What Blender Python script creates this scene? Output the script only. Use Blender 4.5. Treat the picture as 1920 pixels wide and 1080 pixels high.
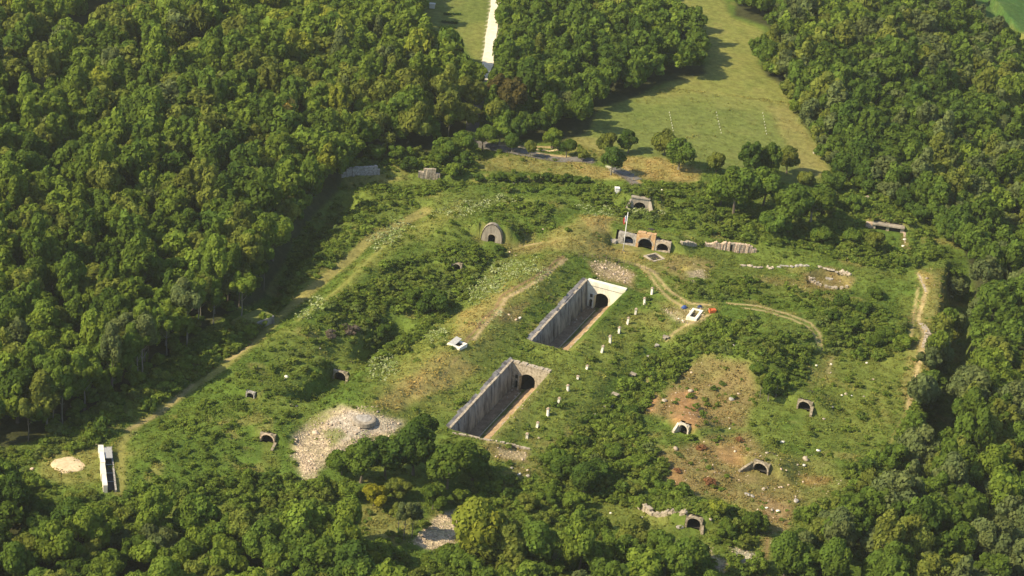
import bpy, math
import numpy as np
for o in list(bpy.data.objects): bpy.data.objects.remove(o)
SC = bpy.context.scene
COL = SC.collection
RND = np.random.RandomState(7)
R_ = math.radians

# ------------------------------------------------------------------ camera, sky, sun, exposure
CAM_H, DEP, ROLL, FOC = 241.0, 26.0, 6.0, 72.0
_d, _r, _T = R_(DEP), R_(ROLL), 18.0 / FOC
FW = np.array([0, math.cos(_d), -math.sin(_d)]); _u = np.array([0, math.sin(_d), math.cos(_d)]); _x = np.array([1.0, 0, 0])
RT = _x * math.cos(_r) + _u * math.sin(_r); UP = _u * math.cos(_r) - _x * math.sin(_r)
CP = np.array([0, 0, CAM_H])
from mathutils import Matrix, Vector
cd = bpy.data.cameras.new('camera'); cam = bpy.data.objects.new('camera', cd); COL.objects.link(cam)
cd.lens = FOC; cd.sensor_width = 36; cd.clip_end = 20000; cd.clip_start = 1
cam.matrix_world = Matrix(((RT[0], UP[0], -FW[0], 0), (RT[1], UP[1], -FW[1], 0), (RT[2], UP[2], -FW[2], CAM_H), (0, 0, 0, 1)))
SC.camera = cam
SUN_EL, SHADOW_AZ = 40.0, 24.0          # shadows run to the right and a little away from the viewer
w = bpy.data.worlds.new("World"); SC.world = w; w.use_nodes = True
nt = w.node_tree; bg = nt.nodes['Background']
sky = nt.nodes.new('ShaderNodeTexSky'); sky.sky_type = 'NISHITA'; sky.sun_disc = False
sky.sun_elevation = R_(SUN_EL); sky.altitude = 400; sky.air_density = 1.0; sky.dust_density = 1.5
sdir = np.array([-math.cos(R_(SHADOW_AZ)), -math.sin(R_(SHADOW_AZ)), math.tan(R_(SUN_EL))]); sdir /= np.linalg.norm(sdir)
sky.sun_rotation = math.atan2(sdir[0], sdir[1])
nt.links.new(sky.outputs[0], bg.inputs[0]); bg.inputs[1].default_value = 0.12
sl = bpy.data.lights.new('sun', 'SUN'); sun = bpy.data.objects.new('sun', sl); COL.objects.link(sun)
sl.energy = 4.4; sl.angle = R_(0.5); sl.color = (1.0, 0.85, 0.57)
sun.rotation_euler = Vector(-sdir).to_track_quat('-Z', 'Y').to_euler(); sun.location = (-200, 200, 300)
SC.view_settings.view_transform = 'Standard'; SC.view_settings.look = 'None'
SC.view_settings.exposure = 0.74; SC.view_settings.gamma = 1.0
SC.render.engine = 'CYCLES'
SC.cycles.max_bounces = 5; SC.cycles.diffuse_bounces = 3; SC.cycles.transmission_bounces = 3; SC.cycles.transparent_max_bounces = 4
SC.cycles.volume_bounces = 0

# ------------------------------------------------------------------ photo pixel (1920x1080) <-> world
def G(px, py, z=0.0):
    ray = FW + RT * ((px - 960) / 960 * _T) + UP * ((540 - py) / 960 * _T)
    return CP + ray * ((z - CAM_H) / ray[2])
def PR(X, Y, Z):
    qx, qy, qz = X - CP[0], Y - CP[1], Z - CP[2]
    dw = qx * FW[0] + qy * FW[1] + qz * FW[2]
    dr = qx * RT[0] + qy * RT[1] + qz * RT[2]; du = qx * UP[0] + qy * UP[1] + qz * UP[2]
    dw = np.where(dw < 20, 1e9, dw)
    return 960 + dr / dw / _T * 960, 540 - du / dw / _T * 960
AX = R_(19.5)
UV = np.array([math.cos(AX), -math.sin(AX)]); VV = np.array([math.sin(AX), math.cos(AX)])
O0 = G(845, 803, 1)[:2]
def to_uv(x, y):
    dx, dy = x - O0[0], y - O0[1]
    return dx * UV[0] + dy * UV[1], dx * VV[0] + dy * VV[1]
def to_xy(u, v): return O0[0] + u * UV[0] + v * VV[0], O0[1] + u * UV[1] + v * VV[1]

# ------------------------------------------------------------------ noise
_LAT = np.random.RandomState(3).rand(512, 512)
def vnoise(x, y, s, seed=0):
    x = np.asarray(x, float) / s + 37.3 * seed + 1000; y = np.asarray(y, float) / s + 71.9 * seed + 1000
    xi = np.floor(x).astype(int); yi = np.floor(y).astype(int); fx = x - xi; fy = y - yi
    fx = fx * fx * (3 - 2 * fx); fy = fy * fy * (3 - 2 * fy)
    g = lambda a, b: _LAT[(a) % 512, (b) % 512]
    return (g(xi, yi) * (1 - fx) * (1 - fy) + g(xi + 1, yi) * fx * (1 - fy) + g(xi, yi + 1) * (1 - fx) * fy + g(xi + 1, yi + 1) * fx * fy) * 2 - 1
def fbm(x, y, s, n=3, seed=0):
    r = 0; a = 1; t = 0
    for i in range(n): r = r + a * vnoise(x, y, s / 2 ** i, seed + i * 5); t += a; a *= .5
    return r / t
def sm(x, a, b):
    t = np.clip((x - a) / (b - a), 0, 1); return t * t * (3 - 2 * t)

# ------------------------------------------------------------------ polygon helpers
def pip(px, py, poly):
    ins = np.zeros(px.shape, bool); n = len(poly)
    for i in range(n):
        x1, y1 = poly[i]; x2, y2 = poly[(i + 1) % n]
        if y1 == y2: continue
        c = ((y1 > py) != (y2 > py)) & (px < (x2 - x1) * (py - y1) / (y2 - y1) + x1)
        ins ^= c
    return ins
def segdist(px, py, pts, closed=False, ys=1.0):
    d = np.full(px.shape, 1e9); n = len(pts)
    for i in range(n if closed else n - 1):
        x1, y1 = pts[i]; x2, y2 = pts[(i + 1) % n]
        y1 *= ys; y2 *= ys
        dx, dy = x2 - x1, y2 - y1; L = dx * dx + dy * dy + 1e-9
        t = np.clip(((px - x1) * dx + (py * ys - y1) * dy) / L, 0, 1)
        d = np.minimum(d, np.hypot(px - x1 - t * dx, py * ys - y1 - t * dy))
    return d
def polymask(px, py, poly, feather=10):
    out = np.zeros(px.shape); P = np.array(poly, float); m = feather
    bb = (px > P[:, 0].min() - m) & (px < P[:, 0].max() + m) & (py > P[:, 1].min() - m) & (py < P[:, 1].max() + m)
    if not bb.any(): return out
    x, y = px[bb], py[bb]
    d = segdist(x, y, poly, True, 1.6); ins = pip(x, y, poly)
    out[bb] = sm(np.where(ins, d, -d), -feather, feather); return out
def linemask(px, py, pts, width, feather=2):
    out = np.zeros(px.shape); P = np.array(pts, float); m = width + feather
    bb = (px > P[:, 0].min() - m) & (px < P[:, 0].max() + m) & (py > P[:, 1].min() - m) & (py < P[:, 1].max() + m)
    if not bb.any(): return out
    d = segdist(px[bb], py[bb], pts, False, 1.6)
    out[bb] = 1 - sm(d, width - feather, width + feather); return out

# ------------------------------------------------------------------ terrain height
def wl(pts, z=0): return [tuple(G(a, b, z)[:2]) for a, b in pts]
RIDGES = [  # polyline in the photo, height, half width (m)
    (wl([(1110, 440), (1030, 500), (950, 580), (860, 670), (760, 740), (680, 775)]), 4.4, 8),
    (wl([(1290, 560), (1350, 590), (1420, 600)]), 1.5, 9),
    (wl([(1420, 690), (1460, 640), (1540, 610), (1640, 610), (1690, 640)]), 3.5, 9),
    (wl([(1340, 660), (1420, 700)]), 2.0, 8),
    (wl([(820, 385), (960, 350), (1120, 370), (1300, 400)]), 2.2, 8),
    (wl([(1000, 410), (900, 415), (850, 440)]), 2.5, 8),
    (wl([(760, 470), (820, 440)]), 1.5, 9),
    (wl([(430, 700), (540, 640), (640, 570), (700, 510)]), 2.6, 6),
    (wl([(300, 860), (420, 810), (520, 770)]), 2.0, 9),
    (wl([(1750, 520), (1760, 600), (1725, 720)]), 1.5, 5),
    (wl([(1200, 520), (1290, 505)]), 0.6, 8), (wl([(640, 815), (700, 800)]), 1.0, 9),
]
HOLLOWS = [
    (wl([(745, 610), (700, 640), (630, 700), (570, 750)]), 6.5, 3.2),
    (wl([(640, 365), (590, 420), (545, 480), (490, 560)]), 6.0, 5.5),
    (wl([(800, 400), (640, 505), (480, 645), (300, 790), (225, 830)]), 1.2, 5),
    (wl([(1250, 650), (1180, 720), (1110, 800), (1050, 880)]), 2.6, 6),
    (wl([(650, 335), (800, 335), (960, 345), (1130, 350)]), 3.0, 4),
    (wl([(1390, 480), (1560, 520), (1680, 560)]), 1.8, 8),
    (wl([(1660, 430), (1680, 500)]), 2.0, 6),
    (wl([(850, 960), (960, 900), (1060, 930), (1180, 930)]), 2.0, 9),
]
DITCH = wl([(1812, 500), (1802, 560), (1790, 690), (1745, 830), (1690, 915)])
LIP = wl([(1480, -200), (1600, 0), (1760, 300), (1810, 470), (1800, 600), (1760, 830), (1640, 1080), (1600, 1200)])
PORTMODS = []   # (cx, cy, dirx, diry (into the hill), z0, wall_w, wall_h, approach, open_w)
PITS = []       # (cx, cy, a, b, ang, depth)
def H_base(x, y):
    x = np.asarray(x, float); y = np.asarray(y, float)
    z = 1.1 * fbm(x, y, 60, 2, 1)
    for pts, h, s in RIDGES:
        d = segdist(x, y, pts); z = z + h * np.exp(-(d / s) ** 2)
    for pts, h, s in HOLLOWS:
        d = segdist(x, y, pts); z = z - h * np.exp(-(d / s) ** 2)
    d = segdist(x, y, DITCH); z = z - 9 * (1 - sm(d, 2.5, 6))
    # hill falls away on the right, valley beyond
    P = np.array(LIP); sg = np.full(x.shape, -1e9); best = np.full(x.shape, 1e9)
    for i in range(len(P) - 1):
        a, b = P[i], P[i + 1]; dx, dy = b - a; L = math.hypot(dx, dy)
        t = np.clip(((x - a[0]) * dx + (y - a[1]) * dy) / L / L, 0, 1)
        dd = np.hypot(x - a[0] - t * dx, y - a[1] - t * dy); sd = -((x - a[0]) * dy - (y - a[1]) * dx) / L * -1
        sg = np.where(dd < best, np.sign(sd) * dd, sg); best = np.minimum(dd, best)
    s = -sg * RS
    fall = np.where(s > -25, (np.maximum(s + 25, 0)) ** 2 * 0.0022, 0); fall = np.where(s > 75, 16 + (s - 75) * .32, fall)
    z = z - 55 * (1 - np.exp(-fall / 55))
    # slow rise and swell of the wooded plateau to the left and far away
    far = sm(y, 640, 900); z = z + far * (3 * fbm(x, y, 90, 2, 9))
    left = sm(-(x + 0.35 * (y - 480)), 60, 160); z = z + left * (3.5 * fbm(x, y, 70, 2, 4))
    return z
RS = 1.0
_t = G(1900, 300)[:2]; _q = np.array([_t[0]]), np.array([_t[1]])
_P = np.array(LIP)
if ((_q[0][0] - _P[2][0]) * (_P[3][1] - _P[2][1]) - (_q[1][0] - _P[2][1]) * (_P[3][0] - _P[2][0])) > 0: RS = -1.0
def hum(x, y):
    return 0.7 * fbm(x, y, 22, 2, 29) + 0.7 * fbm(x, y, 11, 3, 21) + 0.22 * fbm(x, y, 3.2, 2, 33)
ROCKY = None
COURTS = []     # u0,u1,v0,v1,floor z, top z
def fortw(px, py):   # 1 on the cratered fort, 0 on lawns
    return 1 - np.maximum(polymask(px, py, LAWN_MAIN, 8), np.maximum(polymask(px, py, MEADOW, 8), polymask(px, py, LAWN_TOP, 8)))
LAWN_MAIN = [(1100, 190), (1200, 178), (1330, 172), (1480, 200), (1545, 290), (1565, 335), (1490, 345), (1400, 330), (1310, 300), (1150, 290), (1060, 262), (1090, 240)]
MEADOW = [(1235, -30), (1345, -20), (1372, 30), (1430, 60), (1420, 120), (1480, 165), (1490, 205), (1330, 176), (1180, 182), (1250, 160), (1330, 120), (1320, 60)]
LAWN_TOP = [(785, -60), (940, -60), (918, 130), (893, 118), (862, 85), (790, 97)]
def H(x, y):
    x = np.asarray(x, float); y = np.asarray(y, float)
    z = H_base(x, y)
    px, py = PR(x, y, z)
    inner = ((x > -400) & (x < 400) & (y > 250) & (y < 1100))
    hz = hum(x, y); z = z + hz * np.where(inner, 0.25 + 0.75 * fortw(px, py), 1)
    for cx, cy, a, depth, rim in PITS:
        d = np.hypot(x - cx, y - cy); zc = float(H_base(cx, cy))
        k = 1 - sm(d, a * .8, a * 1.25); z = z * (1 - k) + zc * k
        z = z - depth * (1 - sm(d, a * .85, a)); z = z + rim * np.exp(-((d - a * 1.1) / (a * .15)) ** 2)
    for cx, cy, dx, dy, z0, ww, wh, ap, ow in PORTMODS:
        sx = (x - cx); sy = (y - cy); t = sx * dx + sy * dy; s = np.abs(sx * -dy + sy * dx)
        near = (np.abs(t) < ap + 16) & (s < ww + 16)
        wb = (1 - sm(s, ww / 2 + .3, ww / 2 + 7)) * (1 - sm(t, 3.0, 13)) * (t >= 0) * near
        z = z * (1 - wb) + (z0 + wh - .08) * wb
        wf = (1 - sm(s, ow / 2 + .4, ow / 2 + 2.6)) * (1 - sm(-t, ap, ap + 3)) * (t < 0) * near
        z = z * (1 - wf) + z0 * wf
    u, v = to_uv(x, y)
    for u0, u1, v0, v1, zf, zt in COURTS:
        du = np.maximum(np.maximum(u0 - u, u - u1), 0); dv = np.maximum(np.maximum(v0 - v, v - v1), 0)
        d = np.hypot(du, dv); k = 1 - sm(d, 0.8, 6)
        zz = zt - .12 + .12 * np.clip(np.where(u > u1, 0, 1) * du, 0, 8) - .12 * np.clip(np.where(u > u1, u - u1, 0), 0, 8)
        z = z * (1 - k) + zz * k
        ins = (u > u0 + .01) & (u < u1 - .01) & (v > v0 + .01) & (v < v1 - .01)
        fz = floor_z((u0, u1, v0, v1, zf, zt), v); prof = fz + np.interp(u, [u0, 3.7, 4.7, 7.4], [0, 0, .3, 1.8]); prof = np.where(u > 7.4, fz + 1.8 + (zt - .12 - fz - 1.8) * np.clip((u - 7.4) / (u1 - 7.4), 0, 1), prof)
        z = np.where(ins, prof + np.where(u > 3.7, .13, .04) * vnoise(x, y, 1.2, 3), z)
    return z
def RAY(px, py):     # first point where the line of sight through a photo pixel meets the terrain
    ray = FW + RT * ((px - 960) / 960 * _T) + UP * ((540 - py) / 960 * _T)
    t = np.linspace(0, 1, 900)
    t0 = (12 - CAM_H) / ray[2]; t1 = (-12 - CAM_H) / ray[2] if px < 1500 else (-70 - CAM_H) / ray[2]
    tt = t0 + (t1 - t0) * t; X = CP[0] + ray[0] * tt; Y = CP[1] + ray[1] * tt; Z = CP[2] + ray[2] * tt
    h = H(X, Y); i = int(np.argmax(Z < h)) if (Z < h).any() else len(tt) - 1
    return np.array([X[i], Y[i], h[i]])

def uvof(px, py, z): return to_uv(*G(px, py, z)[:2])
C2U, C2V0 = 0.0, 0.0
_a = uvof(965, 678, 1); _b = uvof(1003, 640, 1); _c = uvof(1103, 524, 1)
WID2, WID1 = 9.6, 11.2
ZT = 1.0; WID2 = 10.2
COURTS = [(0.0, WID2, 0.0, _a[1], (-4.8, -6.0), ZT), (0.0, WID1, _b[1], _c[1], (-5.0, -6.6), ZT)]
def floor_z(c, v): return c[4][0] + (c[4][1] - c[4][0]) * np.clip((v - c[2]) / (c[3] - c[2]), 0, 1)

# ------------------------------------------------------------------ materials
def mat(name, rough=.9):
    m = bpy.data.materials.new(name); m.use_nodes = True; n = m.node_tree
    p = n.nodes['Principled BSDF']; p.inputs['Roughness'].default_value = rough; p.inputs['Specular IOR Level'].default_value = .15
    return m, n, p
def N(n, t, **k):
    q = n.nodes.new(t)
    for a, b in k.items():
        if hasattr(q, a): setattr(q, a, b)
    return q
def noisy(name, c1, c2, scale, rough=.9, bump=.3, c3=None, stretch=None, bscale=None, bdist=.1):
    m, n, p = mat(name, rough)
    tc = N(n, 'ShaderNodeTexCoord'); mp = N(n, 'ShaderNodeMapping'); n.links.new(tc.outputs['Object'], mp.inputs[0])
    if stretch: mp.inputs['Scale'].default_value = stretch
    t = N(n, 'ShaderNodeTexNoise'); t.inputs['Scale'].default_value = scale; t.inputs['Detail'].default_value = 6; t.inputs['Roughness'].default_value = .65
    n.links.new(mp.outputs[0], t.inputs[0])
    r = N(n, 'ShaderNodeValToRGB'); r.color_ramp.elements[0].position = .35; r.color_ramp.elements[1].position = .65
    r.color_ramp.elements[0].color = (*c1, 1); r.color_ramp.elements[1].color = (*c2, 1)
    if c3: e = r.color_ramp.elements.new(.5); e.color = (*c3, 1)
    n.links.new(t.outputs['Fac'], r.inputs[0]); n.links.new(r.outputs[0], p.inputs['Base Color'])
    if bump:
        t2 = N(n, 'ShaderNodeTexNoise'); t2.inputs['Scale'].default_value = bscale or scale * 2; t2.inputs['Detail'].default_value = 5
        n.links.new(tc.outputs['Object'], t2.inputs[0])
        b = N(n, 'ShaderNodeBump'); b.inputs['Strength'].default_value = bump; b.inputs['Distance'].default_value = bdist
        n.links.new(t2.outputs['Fac'], b.inputs['Height']); n.links.new(b.outputs[0], p.inputs['Normal'])
    return m
M = {}
M['concrete'] = noisy('concrete', (.20, .17, .135), (.40, .35, .28), .9, stretch=(1, 1, .25), c3=(.31, .27, .215))
M['dark_concrete'] = noisy('stained_concrete', (.085, .08, .08), (.33, .31, .285), .55, stretch=(1, 1, .38), c3=(.21, .20, .20))
M['white_stone'] = noisy('white_limestone', (.64, .59, .49), (.86, .81, .70), .5, c3=(.79, .74, .63), stretch=(1, 1, .4))
M['stone'] = noisy('weathered_stone', (.20, .165, .12), (.50, .43, .33), 1.6, bump=.6, c3=(.40, .34, .26))
M['grey_stone'] = noisy('grey_stone', (.20, .18, .16), (.48, .45, .40), 1.6, bump=.6)
M['brick'] = noisy('ochre_brick', (.42, .22, .10), (.60, .42, .24), 1.3, bump=.5, c3=(.50, .33, .17))
M['pink_stone'] = noisy('pinkish_masonry', (.40, .24, .16), (.70, .58, .44), 1.5, bump=.6, c3=(.55, .42, .31), stretch=(1, 1, 2.2))
M['pale_rock'] = noisy('pale_rock', (.36, .31, .24), (.68, .61, .50), 1.2, bump=.5)
M['old_stone'] = noisy('mossy_stone', (.12, .11, .07), (.40, .34, .25), 1.3, bump=.6, c3=(.24, .20, .14))
M['inside_shade'] = noisy('shade_dark_lining', (.03, .027, .024), (.06, .055, .05), 1.0)  # near-black: the shade inside tunnels and openings is put into the colour
M['asphalt'] = noisy('asphalt', (.13, .12, .11), (.19, .18, .165), 2)
M['bark'] = noisy('bark', (.10, .08, .06), (.19, .16, .12), 2, stretch=(1, 1, .3))
M['pale_bark'] = noisy('pale_bark', (.15, .135, .10), (.27, .25, .19), 1.5, stretch=(1, 1, .3))
M['white_paint'] = noisy('white_paint', (.78, .76, .72), (.84, .82, .78), 3, rough=.5, bump=0)
M['grey_metal'] = noisy('grey_metal', (.30, .30, .30), (.42, .42, .41), 3, rough=.5, bump=0)
M['blue'] = noisy('blue_tarpaulin', (.03, .06, .20), (.05, .10, .30), 2, rough=.5)
M['navy'] = noisy('navy_tarpaulin', (.02, .035, .09), (.04, .06, .14), 2, rough=.5)
M['orange'] = noisy('orange_plastic', (.48, .11, .04), (.60, .17, .06), 2, rough=.5)
M['rusty'] = noisy('dead_bracken', (.30, .11, .04), (.45, .20, .08), 2)
M['sand'] = noisy('sandy_gravel', (.50, .38, .23), (.68, .55, .36), 1.4, bump=.5, c3=(.60, .47, .29))
M['wood'] = noisy('weathered_wood', (.16, .12, .08), (.27, .21, .15), 2)
M['flag_blue'] = noisy('flag_blue', (.03, .06, .28), (.04, .07, .32), 2, bump=0)
M['flag_white'] = noisy('flag_white', (.74, .74, .74), (.80, .80, .80), 2, bump=0)
M['flag_red'] = noisy('flag_red', (.55, .03, .04), (.62, .04, .05), 2, bump=0)

def foliage(name, transl=.42):
    m = bpy.data.materials.new(name); m.use_nodes = True; n = m.node_tree; n.nodes.clear()
    out = N(n, 'ShaderNodeOutputMaterial'); mx = N(n, 'ShaderNodeMixShader'); mx.inputs[0].default_value = transl
    d = N(n, 'ShaderNodeBsdfDiffuse'); t = N(n, 'ShaderNodeBsdfTranslucent')
    at = N(n, 'ShaderNodeAttribute'); at.attribute_name = 'tint'; oi = N(n, 'ShaderNodeObjectInfo')
    mul = N(n, 'ShaderNodeVectorMath', operation='MULTIPLY'); n.links.new(at.outputs['Color'], mul.inputs[0]); n.links.new(oi.outputs['Color'], mul.inputs[1])
    n.links.new(mul.outputs[0], d.inputs[0]); n.links.new(mul.outputs[0], t.inputs[0])
    n.links.new(d.outputs[0], mx.inputs[1]); n.links.new(t.outputs[0], mx.inputs[2]); n.links.new(mx.outputs[0], out.inputs[0])
    return m
M['leaf'] = foliage('leaves'); M['herb'] = foliage('herbage', .25)

def ground_mat():
    m, n, p = mat('ground', 1.0); p.inputs['Specular IOR Level'].default_value = .05
    at = N(n, 'ShaderNodeAttribute'); at.attribute_name = 'col'
    rb = N(n, 'ShaderNodeAttribute'); rb.attribute_name = 'rubble'
    tc = N(n, 'ShaderNodeTexCoord')
    def noise(s, det=4, r=.6):
        t = N(n, 'ShaderNodeTexNoise'); t.inputs['Scale'].default_value = s; t.inputs['Detail'].default_value = det; t.inputs['Roughness'].default_value = r
        n.links.new(tc.outputs['Object'], t.inputs[0]); return t
    def rng(src, a, b, lo=.3, hi=.7):
        q = N(n, 'ShaderNodeMapRange'); q.inputs[1].default_value = lo; q.inputs[2].default_value = hi; q.inputs[3].default_value = a; q.inputs[4].default_value = b
        n.links.new(src, q.inputs[0]); return q.outputs[0]
    a = rng(noise(.5, 6).outputs['Fac'], .70, 1.32); b = rng(noise(2.6, 4, .75).outputs['Fac'], .72, 1.28)
    mm = N(n, 'ShaderNodeMath', operation='MULTIPLY'); n.links.new(a, mm.inputs[0]); n.links.new(b, mm.inputs[1])
    sc = N(n, 'ShaderNodeVectorMath', operation='SCALE'); n.links.new(at.outputs['Color'], sc.inputs[0]); n.links.new(mm.outputs[0], sc.inputs['Scale'])
    # rubble: pale and dark stones in a voronoi
    vo = N(n, 'ShaderNodeTexVoronoi'); vo.inputs['Scale'].default_value = 2.2; n.links.new(tc.outputs['Object'], vo.inputs[0])
    sp = N(n, 'ShaderNodeSeparateColor'); n.links.new(vo.outputs['Color'], sp.inputs[0])
    rr = rng(sp.outputs[0], .35, 1.7, 0, 1)
    sc2 = N(n, 'ShaderNodeVectorMath', operation='SCALE'); n.links.new(sc.outputs[0], sc2.inputs[0]); n.links.new(rr, sc2.inputs['Scale'])
    mx = N(n, 'ShaderNodeMix', data_type='RGBA'); n.links.new(rb.outputs['Fac'], mx.inputs[0])
    n.links.new(sc.outputs[0], mx.inputs[6]); n.links.new(sc2.outputs[0], mx.inputs[7]); n.links.new(mx.outputs[2], p.inputs['Base Color'])
    bp = N(n, 'ShaderNodeBump'); bp.inputs['Strength'].default_value = .7; bp.inputs['Distance'].default_value = .35
    n.links.new(noise(1.4, 5, .7).outputs['Fac'], bp.inputs['Height'])
    b2 = N(n, 'ShaderNodeBump'); b2.inputs['Distance'].default_value = .3; n.links.new(rb.outputs['Fac'], b2.inputs['Strength'])
    n.links.new(vo.outputs['Distance'], b2.inputs['Height']); n.links.new(bp.outputs[0], b2.inputs['Normal']); n.links.new(b2.outputs[0], p.inputs['Normal'])
    return m
M['ground'] = ground_mat()

# ------------------------------------------------------------------ object helpers
def tag(o, label=None, cat=None, group=None, kind=None):
    if label: o['label'] = label
    if cat: o['category'] = cat
    if group: o['group'] = group
    if kind: o['kind'] = kind
    return o
def empty(name, loc, rz=0.0):
    o = bpy.data.objects.new(name, None); COL.objects.link(o); o.location = [float(c) for c in loc]; o.rotation_euler = (0, 0, float(rz)); o.empty_display_size = .5
    return o
def npmesh(name, V, F, material, tint=None, smooth=False, extra=None):
    V = np.asarray(V, np.float32).reshape(-1, 3); F = np.asarray(F, np.int32); k = F.shape[1]
    me = bpy.data.meshes.new(name); me.vertices.add(len(V)); me.vertices.foreach_set('co', V.ravel())
    me.loops.add(F.size); me.loops.foreach_set('vertex_index', F.ravel())
    me.polygons.add(len(F)); me.polygons.foreach_set('loop_start', np.arange(0, F.size, k, dtype=np.int32)); me.polygons.foreach_set('loop_total', np.full(len(F), k, np.int32))
    me.update(calc_edges=True)
    if smooth: me.polygons.foreach_set('use_smooth', np.ones(len(F), bool))
    def att(nm, A):
        A = np.asarray(A, np.float32)
        if A.ndim == 1: A = np.repeat(A[:, None], 3, 1)
        c = me.color_attributes.new(nm, 'FLOAT_COLOR', 'POINT'); c.data.foreach_set('color', np.hstack([A, np.ones((len(A), 1), np.float32)]).ravel())
    if tint is not None: att('tint', tint)
    for nm, A in (extra or {}).items(): att(nm, A)
    me.materials.append(material); return me
def link(name, me, parent=None, loc=None):
    o = bpy.data.objects.new(name, me); COL.objects.link(o)
    if parent: o.parent = parent
    if loc is not None: o.location = [float(c) for c in loc]
    return o
class MB:
    def __init__(s): s.v = []; s.f = []
    def add(s, V, F):
        b = len(s.v); s.v += [tuple(map(float, p)) for p in V]; s.f += [tuple(b + i for i in q) for q in F]; return s
    def box(s, x0, x1, y0, y1, z0, z1, jit=0, top=None):
        V = [(x0, y0, z0), (x1, y0, z0), (x1, y1, z0), (x0, y1, z0), (x0, y0, z1), (x1, y0, z1), (x1, y1, z1), (x0, y1, z1)]
        if top: c = ((x0 + x1) / 2, (y0 + y1) / 2); V = V[:4] + [(c[0] + (p[0] - c[0]) * top, c[1] + (p[1] - c[1]) * top, p[2]) for p in V[4:]]
        if jit: V = [tuple(np.array(p) + RND.uniform(-jit, jit, 3)) for p in V]
        return s.add(V, [(0, 3, 2, 1), (4, 5, 6, 7), (0, 1, 5, 4), (1, 2, 6, 5), (2, 3, 7, 6), (3, 0, 4, 7)])
    def tube(s, pts, radii, n=8, cap=True):
        P = [np.array(p, float) for p in pts]; rings = []
        for i, p in enumerate(P):
            d = P[min(i + 1, len(P) - 1)] - P[max(i - 1, 0)]; d /= np.linalg.norm(d) + 1e-9
            a = np.cross(d, (0, 0, 1) if abs(d[2]) < .9 else (1, 0, 0)); a /= np.linalg.norm(a); b = np.cross(d, a)
            rings.append([p + radii[i] * (a * math.cos(t) + b * math.sin(t)) for t in np.arange(n) * 2 * math.pi / n])
        V = [q for r in rings for q in r]; F = []
        for i in range(len(P) - 1):
            for j in range(n): F.append((i * n + j, i * n + (j + 1) % n, (i + 1) * n + (j + 1) % n, (i + 1) * n + j))
        if cap: F += [tuple(range(n))[::-1], tuple(range((len(P) - 1) * n, len(P) * n))]
        return s.add(V, F)
    def prism(s, poly, z0, z1):
        n = len(poly); V = [(a, b, z0) for a, b in poly] + [(a, b, z1) for a, b in poly]
        return s.add(V, [tuple(range(n))[::-1], tuple(range(n, 2 * n))] + [(i, (i + 1) % n, n + (i + 1) % n, n + i) for i in range(n)])
    def build(s, name, m, parent=None, loc=None, rz=None, bevel=0, smooth=False):
        me = bpy.data.meshes.new(name); me.from_pydata(s.v, [], s.f); me.update()
        import bmesh
        b = bmesh.new(); b.from_mesh(me); bmesh.ops.recalc_face_normals(b, faces=b.faces); b.to_mesh(me); b.free()
        me.materials.append(m)
        if smooth:
            for p in me.polygons: p.use_smooth = True
        o = link(name, me, parent, loc)
        if rz is not None: o.rotation_euler = (0, 0, rz)
        if bevel:
            md = o.modifiers.new('bevel', 'BEVEL'); md.width = bevel; md.segments = 2
        return o
def arch_wall(x0, x1, h, cx, ow, oh, z0=0, y0=0, y1=.8, topj=None, n=14, seed=1):
    """wall in the xz plane (front at y0, back at y1) with an arched opening; returns (wall MB, soffit outline)"""
    r = ow / 2; sp = max(oh - r * .85, .05)
    arc = [(cx + r, 0), (cx + r, sp)] + [(cx + r * math.cos(t), sp + (oh - sp) * math.sin(t)) for t in np.linspace(0, math.pi, n)[1:-1]] + [(cx - r, sp), (cx - r, 0)]
    cor = math.atan2(h - sp, x1 - cx); col = math.atan2(h - sp, x0 - cx)
    out = []
    k = len(arc)
    for i, (ax, az) in enumerate(arc):
        if i == 0: out.append((x1, 0)); continue
        if i == k - 1: out.append((x0, 0)); continue
        if i == 1: out.append((x1, sp)); continue
        if i == k - 2: out.append((x0, sp)); continue
        t = math.atan2(az - sp, ax - cx)
        if t < cor: q = (x1, sp + (x1 - cx) * math.tan(t))
        elif t > col: q = (x0, sp + (x0 - cx) * math.tan(t))
        else: q = (cx + (h - sp) / math.tan(t) if abs(math.tan(t)) > 1e-6 else cx, h)
        out.append(q)
    # snap the samples nearest the corners onto them
    i1 = min(range(2, k - 2), key=lambda i: abs(math.atan2(arc[i][1] - sp, arc[i][0] - cx) - cor)); out[i1] = (x1, h)
    i2 = min(range(2, k - 2), key=lambda i: abs(math.atan2(arc[i][1] - sp, arc[i][0] - cx) - col)); out[i2] = (x0, h)
    rs = np.random.RandomState(seed)
    if topj:
        out = [(a, b - (rs.uniform(0, topj) if b >= h - 1e-6 else 0)) for a, b in out]
    V = []
    for yy in (y0, y1):
        V += [(a, yy, b + z0) for a, b in arc] + [(a, yy, b + z0) for a, b in out]
    F = []; o2 = 2 * k
    for i in range(k - 1):
        F.append((i, i + 1, k + i + 1, k + i)); F.append((o2 + i, o2 + k + i, o2 + k + i + 1, o2 + i + 1))
        F.append((k + i, k + i + 1, o2 + k + i + 1, o2 + k + i)); F.append((i, o2 + i, o2 + i + 1, i + 1))
    F.append((0, k, o2 + k, o2)); F.append((k - 1, o2 + k - 1, o2 + 2 * k - 1, 2 * k - 1))
    mb = MB(); mb.add(V, F); return mb, arc
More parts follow.
